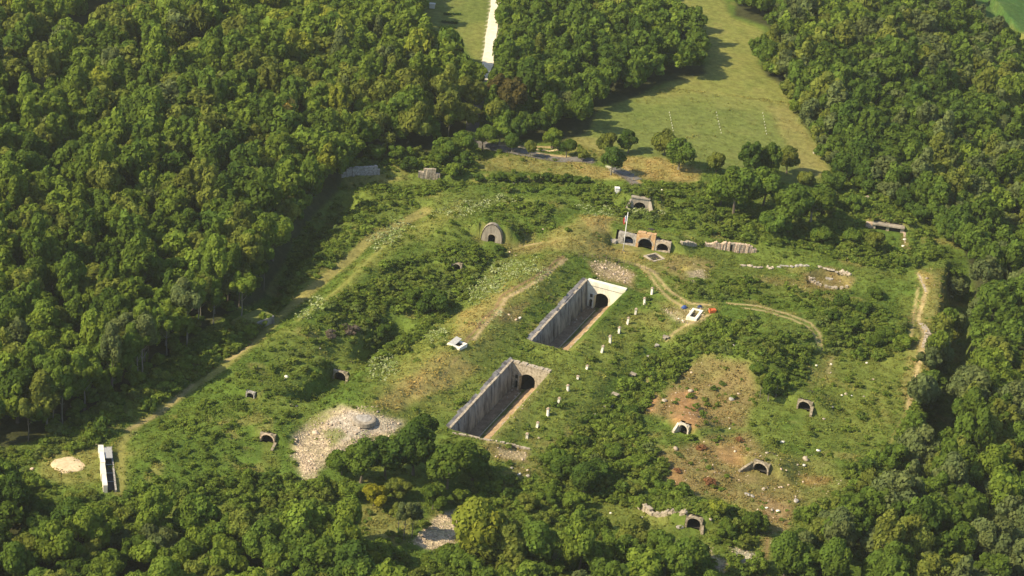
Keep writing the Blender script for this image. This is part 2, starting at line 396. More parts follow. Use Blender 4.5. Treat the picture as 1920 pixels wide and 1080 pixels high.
def barrel(arc, ya, yb, z0=0, shrink=.0):
    """tunnel lining behind an arch outline, closed at the back"""
    k = len(arc); V = [(a, ya, b + z0) for a, b in arc] + [(a, yb, b + z0) for a, b in arc]
    F = [(i, i + 1, k + i + 1, k + i) for i in range(k - 1)] + [tuple(range(k, 2 * k)), (0, k, 2 * k - 1, k - 1)]
    return MB().add(V, F)
def arch_ring(cx, ow, oh, th, yf, yb, z0=0, n=12):
    r = ow / 2; sp = max(oh - r * .85, .05); V = []; T = np.linspace(0, math.pi, n)
    for rr in (0.0, th):
        for yy in (yf, yb): V += [(cx + (r + rr) * math.cos(t), yy, z0 + sp + (oh - sp + rr) * math.sin(t)) for t in T]
    F = []; A, B, C_, D = 0, n, 2 * n, 3 * n
    for i in range(n - 1):
        F += [(A + i, A + i + 1, C_ + i + 1, C_ + i), (C_ + i, C_ + i + 1, D + i + 1, D + i), (A + i, B + i, B + i + 1, A + i + 1), (B + i, D + i, D + i + 1, B + i + 1)]
    F += [(A, C_, D, B), (A + n - 1, B + n - 1, D + n - 1, C_ + n - 1)]
    return MB().add(V, F)

# ------------------------------------------------------------------ masonry openings: where they stand
# key: (px, py of the sill, yaw of the direction into the hill, open w, open h, wall w, wall h, approach, wall offset)
PT = {
 'rear':   (1199, 391, 4, 3.4, 2.3, 5.4, 3.6, 3.0, 0),
 'triple': (1210, 464, 13, 15.4, 3.0, 16.4, 3.7, 4.0, -1.0),
 'niche':  (922, 452, 8, 2.0, 2.4, 5.8, 5.2, 2.0, 0),
 'small':  (857, 504, 10, 2.1, 1.7, 2.9, 2.1, 2.0, 0),
 'slope':  (639, 711, 16, 3.0, 2.3, 3.8, 2.6, 3.0, 0),
 'brick':  (503, 828, 12, 2.9, 2.1, 3.7, 2.4, 8.0, 0),
 'right':  (1508, 768, 20, 3.0, 2.5, 3.8, 2.75, 8.0, 0),
 'lower':  (1427, 884, 28, 3.4, 2.4, 4.1, 2.8, 5.0, 0),
 'white':  (1283, 812, 38, 2.3, 2.4, 3.0, 2.8, 2.5, 0),
 'rock':   (1300, 990, 12, 2.9, 2.9, 3.8, 3.4, 4.0, 0),
 'hole':   (471, 744, 14, 1.7, 1.4, 2.2, 1.7, 2.0, 0),
 'bunker': (1664, 431, 6, 7.6, 1.4, 9.4, 2.5, 4.0, 0),
}
PP = {}
for k, (px, py, yaw, ow, oh, ww, wh, ap, of) in PT.items():
    PP[k] = RAY(px, py)
for k, (px, py, yaw, ow, oh, ww, wh, ap, of) in PT.items():
    a = R_(yaw); p = PP[k]
    PORTMODS.append((p[0] + of * math.cos(a), p[1] - of * math.sin(a), math.sin(a), math.cos(a), p[2], ww, wh, ap, ow))
# caponier trench beside the white wall in the lower left
_cp = G(203, 912, -1); CAPO = (_cp[0], _cp[1])
GP = G(1555, 525, -1); PITS.append((GP[0], GP[1], 6.6, 1.0, .25))
for q in ((1227, 481, 1.5, 1.3), (1274, 509, 2.0, .9)): g = G(q[0], q[1], 0); PITS.append((g[0], g[1], q[2], q[3], .1))

# ------------------------------------------------------------------ terrain sheet
def axis_lines(a, b, fine, lo, hi, mid_lo, mid_hi, mid=1.6, extra=()):
    L = list(np.arange(a, b, fine)); x = a; st = fine
    while x > lo:
        st = min(st * 1.12, mid) if x > mid_lo else st * 1.25; x -= st; L.append(x)
    x = L[int((b - a) / fine) - 1] if False else max(np.arange(a, b, fine)); st = fine
    while x < hi:
        st = min(st * 1.12, mid) if x < mid_hi else st * 1.25; x += st; L.append(x)
    L = [q for q in L if all(abs(q - e) > .18 for e in extra)] + [e for e in extra] + [e + s for e, s in zip(extra, EXS)]
    return np.array(sorted(L))
EX_U = [0.0, WID2, WID1]; EXS = [.04, -.04, -.04]; UL = axis_lines(-88, 128, .58, -3000, 3000, -260, 330, extra=EX_U)
EX_V = [COURTS[0][2], COURTS[0][3], COURTS[1][2], COURTS[1][3]]; EXS = [.04, -.04, .04, -.04]
VL = axis_lines(-95, 185, .58, -900, 5000, -160, 520, extra=EX_V)
U2, V2 = np.meshgrid(UL, VL); X2, Y2 = to_xy(U2, V2)
gx, gy = X2.ravel(), Y2.ravel()
gz = H(gx, gy)
gpx, gpy = PR(gx, gy, gz)
nu, nv = len(UL), len(VL)

C = dict(green=(.085, .135, .022), lush=(.070, .130, .020), olive=(.155, .18, .038), dry=(.36, .265, .10), dryg=(.24, .21, .07), lawn=(.145, .170, .045),
         yellow=(.225, .22, .06), brown=(.24, .16, .08), red=(.36, .18, .085), rubble=(.48, .37, .26), grey=(.42, .38, .32), path=(.42, .32, .16), road=(.80, .72, .54), asph=(.17, .15, .13),
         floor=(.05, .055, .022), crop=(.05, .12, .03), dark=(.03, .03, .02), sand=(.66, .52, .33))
PAINT = [  # (colour, strength, feather px, rubble, polygon)
 ('lawn', 1, 6, 0, LAWN_MAIN), ('yellow', .9, 7, 0, MEADOW), ('lawn', 1, 5, 0, LAWN_TOP), ('yellow', .6, 8, 0, [(858, 50), (918, 40), (912, 125), (880, 100)]),
 ('dryg', .9, 10, 0, [(1440, 200), (1480, 202), (1548, 290), (1562, 335), (1500, 330), (1475, 270)]),
 ('yellow', .5, 12, 0, [(1200, 175), (1330, 172), (1480, 200), (1440, 215), (1300, 195), (1190, 195)]),
 ('dryg', .8, 10, 0, [(1070, 250), (1150, 265), (1140, 300), (1060, 290)]),
 ('dry', .9, 7, .1, [(1168, 292), (1240, 295), (1318, 318), (1312, 342), (1215, 342), (1165, 315)]),
 ('dryg', .85, 8, 0, [(880, 300), (960, 288), (1080, 300), (1150, 318), (1175, 338), (1110, 336), (1000, 322), (890, 318)]),
 ('dry', .6, 8, 0, [(1060, 300), (1150, 318), (1170, 335), (1100, 333)]),
 ('dryg', .7, 7, 0, [(640, 330), (720, 325), (770, 335), (720, 345), (650, 352)]),
 ('dryg', .75, 10, 0, [(1090, 405), (1152, 405), (1150, 436), (1200, 470), (1260, 478), (1340, 500), (1240, 520), (1190, 500), (1100, 484), (1040, 470), (1020, 440)]),
 ('dry', .65, 8, .1, [(1095, 408), (1148, 408), (1145, 440), (1110, 435)]),
 ('dry', .35, 12, 0, [(1060, 440), (1190, 470), (1200, 490), (1100, 475), (960, 470), (980, 450)]),
 ('brown', .5, 10, .2, [(940, 455), (1040, 455), (1000, 475), (950, 485)]),
 ('olive', .85, 22, 0, [(960, 480), (1060, 475), (1040, 520), (990, 600), (960, 650), (860, 770), (760, 790), (660, 780), (700, 720), (800, 640), (880, 550)]),
 ('yellow', .6, 18, 0, [(730, 690), (830, 640), (960, 520), (1040, 480), (1010, 540), (930, 640), (870, 700), (790, 760), (700, 770)]),
 ('dry', .55, 12, 0, [(830, 660), (900, 690), (860, 720), (780, 750), (740, 720)]),
 ('dry', .6, 12, 0, [(700, 755), (790, 700), (800, 740), (740, 775)]), ('dry', .6, 10, 0, [(860, 590), (950, 540), (975, 545), (900, 620), (850, 640)]),
 ('brown', .7, 8, .3, [(940, 580), (985, 570), (975, 605), (935, 605)]),
 ('olive', .7, 14, 0, [(800, 385), (900, 370), (1060, 370), (1060, 400), (900, 395), (820, 420), (740, 450), (760, 410)]),
 ('olive', .6, 14, 0, [(1010, 640), (1100, 650), (1150, 590), (1230, 570), (1190, 660), (1090, 780), (980, 830), (920, 820), (1030, 700)]),
 ('dryg', .5, 6, .2, [(1030, 700), (1045, 705), (925, 832), (905, 825)]),
 ('rubble', 1, 13, 1, [(640, 762), (672, 768), (752, 790), (745, 815), (690, 832), (645, 850), (600, 880), (570, 892), (548, 852), (552, 818), (590, 785)]),
 ('grey', .8, 7, .3, [(655, 770), (700, 778), (750, 795), (730, 812), (680, 815), (640, 830), (610, 815), (620, 785)]),
 ('olive', .9, 6, 0, [(604, 805), (636, 800), (650, 818), (622, 838)]), ('green', .9, 7, 0, [(700, 826), (752, 800), (770, 840)]), ('olive', .8, 6, 0, [(590, 775), (625, 778), (600, 800), (575, 806)]), ('rubble', .7, 6, .8, [(560, 850), (590, 845), (600, 900), (570, 902)]),
 ('rubble', 1, 5, 1, [(775, 1015), (800, 990), (835, 962), (885, 945), (868, 995), (842, 1036), (800, 1030)]),
 ('brown', .9, 7, .9, [(1100, 490), (1150, 492), (1190, 513), (1188, 540), (1120, 522)]),
 ('rubble', .45, 7, .9, [(1110, 492), (1150, 492), (1185, 515), (1180, 532), (1120, 512)]),
 ('grey', .7, 6, .9, [(1290, 510), (1320, 505), (1325, 520), (1300, 528)]),
 ('brown', .6, 9, .7, [(1260, 475), (1340, 490), (1330, 520), (1270, 525), (1250, 500)]),
 ('brown', .85, 16, .25, [(1200, 735), (1240, 740), (1270, 700), (1320, 665), (1400, 680), (1425, 740), (1390, 800), (1300, 800), (1240, 780), (1205, 770)]),
 ('red', .7, 10, .2, [(1205, 732), (1235, 740), (1232, 772), (1208, 772)]),
 ('red', .75, 12, .2, [(1258, 735), (1300, 728), (1320, 765), (1310, 800), (1270, 800), (1255, 765)]),
 ('brown', .75, 18, .35, [(1240, 850), (1330, 820), (1400, 810), (1470, 890), (1500, 930), (1480, 985), (1400, 960), (1330, 930), (1290, 935), (1250, 920)]),
 ('red', .5, 10, .2, [(1340, 840), (1385, 835), (1405, 880), (1360, 870)]),
 ('red', .5, 8, .2, [(1250, 870), (1285, 880), (1280, 935), (1255, 925)]),
 ('dryg', .55, 18, .2, [(1440, 850), (1560, 860), (1600, 910), (1520, 960), (1450, 920)]),
 ('red', .45, 8, .2, [(1500, 890), (1560, 893), (1565, 905), (1510, 912)]),
 ('olive', .6, 20, .1, [(1540, 660), (1700, 670), (1690, 780), (1640, 840), (1540, 850), (1480, 820), (1530, 740)]),
 ('dryg', .5, 12, .1, [(1530, 665), (1570, 665), (1560, 720), (1530, 730)]),
 ('dryg', .8, 9, 0, [(1722, 502), (1772, 508), (1782, 560), (1752, 645), (1735, 720), (1705, 770), (1688, 740), (1705, 640), (1718, 580), (1735, 545)]),
 ('dry', .6, 8, .2, [(1718, 505), (1750, 512), (1745, 540), (1722, 530)]),
 ('olive', .7, 10, 0, [(1690, 550), (1722, 555), (1712, 640), (1665, 700), (1600, 690), (1680, 640)]),
 ('dryg', .6, 10, 0, [(1620, 395), (1700, 400), (1715, 425), (1700, 432), (1625, 418)]),
 ('brown', .7, 6, .4, [(1690, 440), (1712, 465), (1705, 475), (1690, 468)]),
 ('brown', .8, 6, .4, [(1505, 512), (1560, 500), (1605, 522), (1595, 545), (1550, 548), (1510, 535)]),
 ('brown', .5, 8, .2, [(1390, 520), (1480, 520), (1540, 545), (1450, 535)]),
 ('rubble', .6, 8, .8, [(1240, 580), (1320, 578), (1330, 600), (1290, 610), (1262, 600)]),
 ('dryg', .7, 10, .1, [(1225, 565), (1350, 565), (1345, 590), (1280, 630), (1255, 640), (1280, 600)]),
 ('brown', .7, 8, .5, [(905, 828), (995, 842), (990, 870), (930, 862)]), ('rubble', .5, 6, .8, [(935, 840), (990, 848), (985, 862), (940, 858)]),
 ('brown', .5, 8, .6, [(960, 870), (1000, 880), (990, 905), (960, 900)]),
 ('dryg', .7, 12, .1, [(670, 950), (740, 940), (790, 960), (760, 1020), (700, 1040), (680, 1000)]),
 ('olive', .9, 14, 0, [(1130, 940), (1190, 935), (1260, 985), (1270, 1010), (1180, 1010), (1120, 980)]),
 ('brown', .8, 8, .3, [(1430, 930), (1490, 950), (1480, 1000), (1445, 1000), (1430, 1080), (1425, 1080)]),
 ('brown', .6, 8, .8, [(1250, 1010), (1330, 1020), (1340, 1050), (1270, 1040)]),
 ('grey', .9, 5, .9, [(1375, 1025), (1400, 1030), (1425, 1045), (1415, 1070), (1385, 1060)]),
 ('rubble', .8, 5, .9, [(1335, 1040), (1365, 1050), (1360, 1080), (1340, 1080)]),
 ('dryg', .6, 12, .1, [(80, 845), (190, 835), (188, 900), (130, 910), (70, 890)]),
 ('olive', .8, 10, 0, [(205, 830), (240, 830), (250, 880), (235, 925), (205, 925)]),
 ('brown', .6, 8, .2, [(475, 740), (490, 735), (480, 750), (465, 752)]),
 ('olive', .8, 6, 0, [(490, 830), (512, 830), (530, 880), (492, 880)]),
 ('olive', .5, 15, 0, [(400, 900), (520, 890), (620, 920), (560, 950), (420, 930)]),
 ('yellow', .5, 12, 0, [(820, 400), (880, 390), (820, 430), (700, 500), (640, 560), (600, 570), (700, 470)]),
 ('crop', 1, 8, 0, [(1790, -120), (2200, -120), (2200, 60), (1870, 58), (1830, 30)]), ('yellow', .9, 5, 0, [(1860, 60), (2100, 60), (2100, 110), (1905, 110)]),
]
LINES = [
 ('road', 1, 7.5, 1.5, [(934, -60), (930, 0), (922, 60), (914, 118)]), ('asph', 1, 6, 2, [(914, 118), (900, 170), (888, 222), (885, 250), (905, 268), (935, 275), (985, 284), (1040, 294), (1090, 300), (1110, 303)]),
 ('path', .9, 3, 1.5, [(935, 268), (985, 275), (1045, 276)]), ('path', .9, 2.5, 1.5, [(975, 285), (1040, 291), (1085, 297)]),
 ('asph', 1, 7, 2, [(1150, 318), (1170, 328), (1192, 345)]), ('road', .6, 3, 1.5, [(1140, 312), (1155, 322)]), ('dry', 1, 3, 1.5, [(1172, 313), (1200, 342)]),
 ('dryg', .85, 11, 4, [(800, 395), (740, 425), (690, 452), (650, 490), (600, 530), (560, 562)]), ('dryg', .6, 9, 4, [(560, 562), (520, 600), (480, 640), (400, 700), (330, 750), (260, 795), (228, 830), (225, 925)]),
 ('path', .6, 4, 2, [(470, 645), (440, 668), (425, 675)]), ('path', .55, 5, 2.5, [(360, 722), (300, 775), (240, 805)]),
 ('brown', 1, 2.8, 1.2, [(1055, 480), (1010, 515), (965, 540), (940, 555), (928, 580), (905, 600), (880, 632), (872, 642)]), ('path', 1, 4.2, 1.5, [(1060, 486), (1015, 522), (972, 547), (948, 560), (936, 585), (912, 606), (888, 636)]),
 ('path', .9, 2.8, 1.5, [(1205, 500), (1225, 510), (1245, 535), (1262, 550), (1290, 568), (1330, 572)]), ('path', .8, 2.8, 1.5, [(1195, 496), (1215, 512), (1235, 540), (1255, 560), (1280, 575)]),
 ('path', .8, 2.2, 1.3, [(1365, 568), (1420, 573), (1480, 590), (1520, 605), (1537, 625), (1540, 655)]), ('path', .8, 1.8, 1.2, [(1395, 577), (1430, 582), (1485, 598), (1515, 612), (1530, 632), (1533, 655)]),
 ('path', .7, 3, 2, [(1330, 590), (1290, 608), (1262, 625), (1250, 638)]), ('path', .5, 3, 2, [(1235, 690), (1205, 725)]),
 ('path', .7, 2.5, 2, [(1722, 540), (1712, 600), (1705, 650)]), ('path', .6, 4, 2.5, [(1728, 640), (1720, 690), (1705, 760)]),
 ('path', .8, 4, 2, [(1722, 512), (1737, 545), (1722, 600), (1732, 625), (1730, 660), (1715, 715), (1700, 770)]), ('dryg', .6, 4, 3, [(1700, 770), (1660, 850), (1600, 930)]), ('path', .5, 2.5, 2, [(1560, 670), (1552, 700)]), ('brown', .7, 3, 2, [(1440, 1010), (1432, 1085)]),
 ('dryg', .6, 3, 2, [(960, 468), (1010, 458), (1050, 448), (1100, 440)]), ('path', .8, 1.6, 1, [(975, 462), (1015, 455)]),
 ('path', .6, 2.5, 1.2, [(915, 828), (950, 832), (995, 843)]), ('brown', .4, 2, 1.5, [(868, 655), (845, 690), (815, 722)]),
 ('yellow', .6, 4, 3, [(560, 600), (600, 570), (660, 520), (700, 480), (760, 425)]),
]
F_LEFT = [(-400, -300), (780, -300), (784, 0), (788, 102), (845, 118), (885, 150), (880, 225), (858, 262), (800, 285), (700, 292), (655, 305), (636, 352), (572, 425), (528, 495), (498, 555), (430, 588), (350, 640), (268, 712), (190, 760), (110, 795), (60, 830), (-400, 900)]
F_BL = [(-400, 880), (0, 900), (40, 955), (110, 1000), (220, 1010), (330, 1010), (450, 1035), (560, 1030), (640, 1010), (700, 1050), (730, 1100), (740, 1350), (-400, 1400)]
F_BOT = [(860, 1075), (960, 1030), (1100, 1040), (1200, 1050), (1290, 1075), (1330, 1100), (1340, 1350), (840, 1350)]
F_RIGHT = [(1385, -300), (1378, 28), (1440, 52), (1428, 128), (1492, 185), (1505, 230), (1562, 300), (1610, 350), (1660, 365), (1740, 400), (1808, 450), (1832, 560), (1822, 700), (1772, 850), (1703, 925), (1625, 1015), (1610, 1080), (1600, 1350), (2900, 1350), (2900, -50), (1930, 150), (1880, 80), (1830, 55), (1790, 0), (1760, -300)]
F_INNER = [(1764, 640), (1782, 520), (1795, 480), (1788, 600), (1770, 700), (1728, 810), (1675, 900), (1665, 880), (1700, 790), (1735, 700)]
F_BR = [(1445, 1100), (1500, 1030), (1590, 950), (1700, 900), (1640, 1000), (1575, 1060), (1560, 1350), (1430, 1350)]
F_MID = [(938, 130), (946, -300), (1230, -300), (1225, -20), (1300, 50), (1322, 140), (1230, 160), (1195, 180), (1120, 205), (1100, 245), (1050, 268), (940, 262), (905, 240), (925, 160)]
F_EDGE = [(505, 548), (430, 588), (350, 645), (268, 716), (190, 763), (110, 798), (60, 830), (40, 800), (100, 770), (180, 735), (250, 690), (340, 620), (420, 565), (480, 530)]
F_RIM = [(1465, 165), (1520, 265), (1562, 340), (1670, 388), (1755, 435), (1795, 485), (1850, 480), (1790, 380), (1690, 335), (1615, 305), (1580, 262), (1515, 155), (1445, 90), (1412, 125)]
F_RIM2 = [(1700, 378), (1770, 450), (1812, 500), (1840, 540), (1862, 520), (1810, 430), (1740, 365)]
cx_ = fbm(gx, gy, 9, 3, 51); cy_ = fbm(gx, gy, 9, 3, 61)
wx, wy = gpx + 7 * cx_, gpy + 5 * cy_
n1 = sm(fbm(gx, gy, 16, 3, 71), -.35, .35)[:, None]
colr = np.array(C['green']) * (1 - n1) + np.array(C['olive']) * n1 * .6 + np.array(C['lush']) * n1 * .4
n2 = sm(fbm(gx, gy, 7, 3, 75), .25, .55)[:, None]; colr = colr * (1 - .5 * n2) + np.array(C['dryg']) * .5 * n2
rub = np.zeros(len(gx))
for c, st, fe, rb, poly in PAINT:
    k = polymask(wx, wy, poly, fe) * st * (.75 + .25 * fbm(gx, gy, 4, 2, 81)); k = np.clip(k, 0, 1)
    colr = colr * (1 - k[:, None]) + np.array(C[c]) * k[:, None]; rub = rub * (1 - k) + rb * k
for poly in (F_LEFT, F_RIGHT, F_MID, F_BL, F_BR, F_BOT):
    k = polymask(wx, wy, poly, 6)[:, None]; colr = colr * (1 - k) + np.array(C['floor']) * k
lx, ly = gpx + 1.5 * cx_, gpy + 1.2 * cy_
for c, wd, width, fe, pts in [(a, b, c_, d_, e) for a, b, c_, d_, e in LINES]:
    k = linemask(lx, ly, pts, width, fe) * wd; colr = colr * (1 - k[:, None]) + np.array(C[c]) * k[:, None]
gu, gv = to_uv(gx, gy)
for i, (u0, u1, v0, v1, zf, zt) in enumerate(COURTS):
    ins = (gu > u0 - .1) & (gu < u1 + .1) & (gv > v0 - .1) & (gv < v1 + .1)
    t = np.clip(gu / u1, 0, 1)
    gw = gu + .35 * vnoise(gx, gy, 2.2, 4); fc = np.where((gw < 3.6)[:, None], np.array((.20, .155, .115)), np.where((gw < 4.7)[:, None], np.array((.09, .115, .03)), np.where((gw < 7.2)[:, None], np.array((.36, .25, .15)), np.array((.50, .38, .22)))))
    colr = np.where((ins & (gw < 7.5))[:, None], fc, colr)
colr = np.clip(colr, .01, 1)
ii = np.arange(nu * nv).reshape(nv, nu)
F = np.stack([ii[:-1, :-1], ii[:-1, 1:], ii[1:, 1:], ii[1:, :-1]], -1).reshape(-1, 4)
# open the cliff behind each masonry opening
ctr = (np.stack([gx, gy, gz], 1)[F]).mean(1); zr = gz[F].max(1) - gz[F].min(1)
kill = np.zeros(len(F), bool)
for cx, cy, dx, dy, z0, ww, wh, ap, ow in PORTMODS:
    sx = ctr[:, 0] - cx; sy = ctr[:, 1] - cy; t = sx * dx + sy * dy; s = np.abs(sx * -dy + sy * dx)
    kill |= (s < ow / 2 + .35) & (np.abs(t) < .75) & (zr > wh * .3)
cu, cv = to_uv(ctr[:, 0], ctr[:, 1])
for i, (u0, u1, v0, v1, zf, zt) in enumerate(COURTS):
    kill |= (np.abs(cv - v1) < .1) & (cu > .2) & (cu < 7.2)
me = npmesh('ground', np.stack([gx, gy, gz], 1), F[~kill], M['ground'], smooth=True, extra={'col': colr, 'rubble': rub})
tag(link('ground', me), kind='structure')
def hz(x, y): return float(H(np.array([x]), np.array([y]))[0])
print('terrain', nu, nv)

# ------------------------------------------------------------------ foliage builders
def quads(P, Nn, size, rs, asp=1.0):
    n = len(P); r = rs.normal(size=(n, 3)); a = np.cross(Nn, r); a /= np.linalg.norm(a, axis=1)[:, None] + 1e-9; b = np.cross(Nn, a)
    s = size[:, None]; j = lambda: rs.uniform(.7, 1.15, (n, 1))
    V = np.stack([P - a * s * j() * asp - b * s * j() * .6, P + a * s * j() * asp - b * s * j(), P + a * s * j() * asp * .7 + b * s * j(), P - a * s * j() * asp + b * s * j() * .8], 1) if True else None
    return V
def crown(seed, R, Hc, nl, leaf, lobes=12, base=0.0, squash=1.0, tintvar=.16, lobr=(.2, .42), loose=.17):
    """leaf clumps over a cloud of lobes; crown bottom at z=base, radius R, height Hc. returns V (n,4,3), tint (n,3)"""
    rs = np.random.RandomState(seed); L = [(0, 0, 0, .52)]
    for i in range(lobes):
        t = rs.uniform(0, 2 * math.pi); e = math.asin(rs.uniform(-.55, 1)); k = rs.uniform(.5, .86)
        L.append((math.cos(t) * math.cos(e) * k, math.sin(t) * math.cos(e) * k, math.sin(e) * k, rs.uniform(*lobr)))
    L = np.array(L); wgt = L[:, 3] ** 2; wgt[0] *= .5; wgt /= wgt.sum()
    m = int(nl * 2.6); li = rs.choice(len(L), m, p=wgt); d = rs.normal(size=(m, 3)); d[:, 2] += .35; d /= np.linalg.norm(d, axis=1)[:, None]
    P = L[li, :3] + d * (L[li, 3] * rs.uniform(1 - loose * 1.5, 1 + loose, m))[:, None]
    ins = np.zeros(m, bool)
    for j in range(len(L)): ins |= (np.linalg.norm(P - L[j, :3], axis=1) < L[j, 3] * .84) & (li != j)
    P, d, li = P[~ins][:nl], d[~ins][:nl], li[~ins][:nl]; n = len(P)
    Nn = d + rs.normal(size=(n, 3)) * .38; Nn /= np.linalg.norm(Nn, axis=1)[:, None]
    lt = rs.uniform(1 - tintvar, 1 + tintvar, len(L))[li] * rs.uniform(1 - tintvar, 1 + tintvar, n); hue = rs.uniform(-.05, .05, len(L))[li]
    T = np.stack([lt * (1 + hue), lt, lt * (1 - hue)], 1)
    P = P * np.array([R, R, Hc / 2]) + np.array([0, 0, base + Hc / 2 * .92])
    V = quads(P, Nn, leaf * .5 * rs.uniform(.6, 1.3, n), rs)
    return V.astype(np.float32), T.astype(np.float32)
def leafmesh(name, VT, m):
    V, T = VT; n = len(V); return npmesh(name, V.reshape(-1, 3), np.arange(4 * n).reshape(n, 4), m, tint=np.repeat(T, 4, 0))
TONES = {  # (albedo, word)
 'mid green': (.100, .155, .025), 'dark green': (.068, .115, .021), 'fresh green': (.145, .205, .030), 'olive green': (.150, .180, .034),
 'yellow-green': (.215, .250, .034), 'grey-green': (.125, .160, .055), 'brownish': (.105, .090, .028), 'golden': (.44, .33, .07), 'bright yellow': (.34, .33, .03), 'rusty': (.30, .12, .04)}
TONES = {k: (tuple(c * f for c, f in zip(v, (1.16, 1.13, 1.1))) if 'green' in k else v) for k, v in TONES.items()}
TN = list(TONES)
# crown prototypes, radius 4 m
KINDS = ['round', 'broad', 'tall', 'lean', 'bushy']
def protos(nl, leaf, seeds=2, m='leaf'):
    out = {}
    for s in range(seeds):
        out['round', s] = crown(10 + s, 4, 9.2, nl, leaf, 17, 2.2)
        out['broad', s] = crown(20 + s, 4.6, 8.2, nl, leaf, 19, 2.8)
        out['tall', s] = crown(30 + s, 3.6, 11.2, nl, leaf, 19, 2.8, lobr=(.2, .36))
        out['lean', s] = crown(40 + s, 3.3, 8.5, nl, leaf * .9, 15, 7.5, lobr=(.2, .38))
        out['bushy', s] = crown(50 + s, 3.6, 5.8, nl, leaf, 14, .5)
    return out
HI = protos(2600, .58, 3); LO = protos(1000, .85, 2)
MESH_HI = {k: leafmesh('crown', v, M['leaf']) for k, v in HI.items()}
HTOP = dict(round=11.3, broad=10.8, tall=13.6, lean=15.6, bushy=6.1)
def trunk_mesh(seed, kind, m):
    rs = np.random.RandomState(seed); b = MB(); h = dict(round=7, broad=6.5, tall=8.5, lean=12, bushy=3)[kind]; r = dict(round=.3, broad=.32, tall=.26, lean=.2, bushy=.16)[kind]
    x = y = 0; pts = [(0, 0, -.6)]; rad = [r * 1.35]
    for i in range(1, 7): x += rs.uniform(-.12, .12); y += rs.uniform(-.12, .12); pts.append((x, y, h * i / 6)); rad.append(r * (1 - .12 * i))
    b.tube(pts, rad, 7)
    for i in range(5):
        z = h * rs.uniform(.5, .85); k = int(z / h * 6); a = i * 1.3 + rs.uniform(0, 1); p = np.array(pts[k]); l = rs.uniform(1.4, 2.6) * (.6 if kind in ('lean', 'bushy') else 1)
        b.tube([p, p + np.array([math.cos(a) * l * .5, math.sin(a) * l * .5, l * .5]), p + np.array([math.cos(a) * l, math.sin(a) * l, l * 1.2])], [r * .45, r * .32, r * .12], 5)
    me = bpy.data.meshes.new('trunk'); me.from_pydata(b.v, [], b.f); me.update(); me.materials.append(m); return me
TRUNKS = {(k, p): trunk_mesh(5 + i, k, M['pale_bark'] if p else M['bark']) for i, k in enumerate(KINDS) for p in (0, 1)}

ANCH = [(1168, 440, 'the flagpole'), (1210, 455, 'the three brick arches'), (1130, 570, 'the far walled courtyard'), (940, 740, 'the near walled courtyard'), (130, 873, 'the sandy oval'),
        (197, 885, 'the white trench wall'), (660, 810, 'the grey rubble mound'), (922, 40, 'the white gravel road'), (1230, 230, 'the mown meadow'), (1395, 120, 'the far yellow meadow'), (1800, 640, 'the deep dark ditch'),
        (1315, 740, 'the red earth slope'), (1555, 525, 'the round gun pit'), (920, 440, 'the domed niche'), (638, 703, 'the portal in the left bank'), (503, 818, 'the small brick portal'),
        (1508, 757, 'the portal by the grassy lane'), (1425, 872, 'the leaning lower portal'), (1300, 975, 'the rocky arch'), (1664, 424, 'the two-slot bunker'), (1000, 285, 'the winding asphalt road'), (490, 605, 'the dark concrete wedge'),
        (820, 1000, 'the buff rubble spill'), (0, 0, 'the top left corner'), (0, 540, 'the left edge'), (0, 1080, 'the bottom left corner'), (480, 1080, 'the left of the bottom edge'), (1920, 1080, 'the bottom right corner'), (1920, 540, 'the right edge'),
        (1920, 60, 'the green crop field'), (380, 690, 'the grassy track bend'), (1500, 350, 'the mown meadow corner'), (1300, 590, 'the white shaft frame'), (1725, 600, 'the stony footpath'), (960, 1080, 'the middle of the bottom edge'), (1500, 1080, 'the right of the bottom edge')]
ORD = ['nearest', 'second', 'third', 'fourth', 'fifth', 'sixth', 'seventh', 'eighth', 'ninth', 'tenth', 'eleventh', 'twelfth', 'thirteenth', 'fourteenth', 'fifteenth', 'sixteenth', 'seventeenth', 'eighteenth', 'nineteenth', 'twentieth']
def label_all(items, noun):
    """items: list of [obj, px, py, tone, sizeword, special]; ordinals count like-toned ones on one side of a landmark"""
    B = {}
    for it in items:
        o, px, py, tone, sz, sp = it
        if sp: continue
        d, (ax, ay, ph) = min((math.hypot(px - a[0], (py - a[1]) * 1.5), a) for a in ANCH)
        dx, dy = px - ax, (py - ay) * 1.5
        side = ('right of' if dx > 0 else 'left of') if abs(dx) > abs(dy) else ('in front of' if dy > 0 else 'beyond')
        if 'edge' in ph or 'corner' in ph and 'meadow' not in ph: side = 'near'
        B.setdefault((tone, sz, side, ph), []).append((d, it))
    for (tone, sz, side, ph), L in B.items():
        L.sort(key=lambda q: q[0])
        for i, (d, it) in enumerate(L):
            w = f"{sz} {tone} {noun}" if sz else f"{tone} {noun}"
            if len(L) > 1: w += f", {ORD[i % 20]} such one {side} {ph}" if i < 20 else f" {side} {ph}"
            else: w += f" {side} {ph}"
            it[0]['label'] = w
    for it in items:
        if it[5]: it[0]['label'] = it[5]

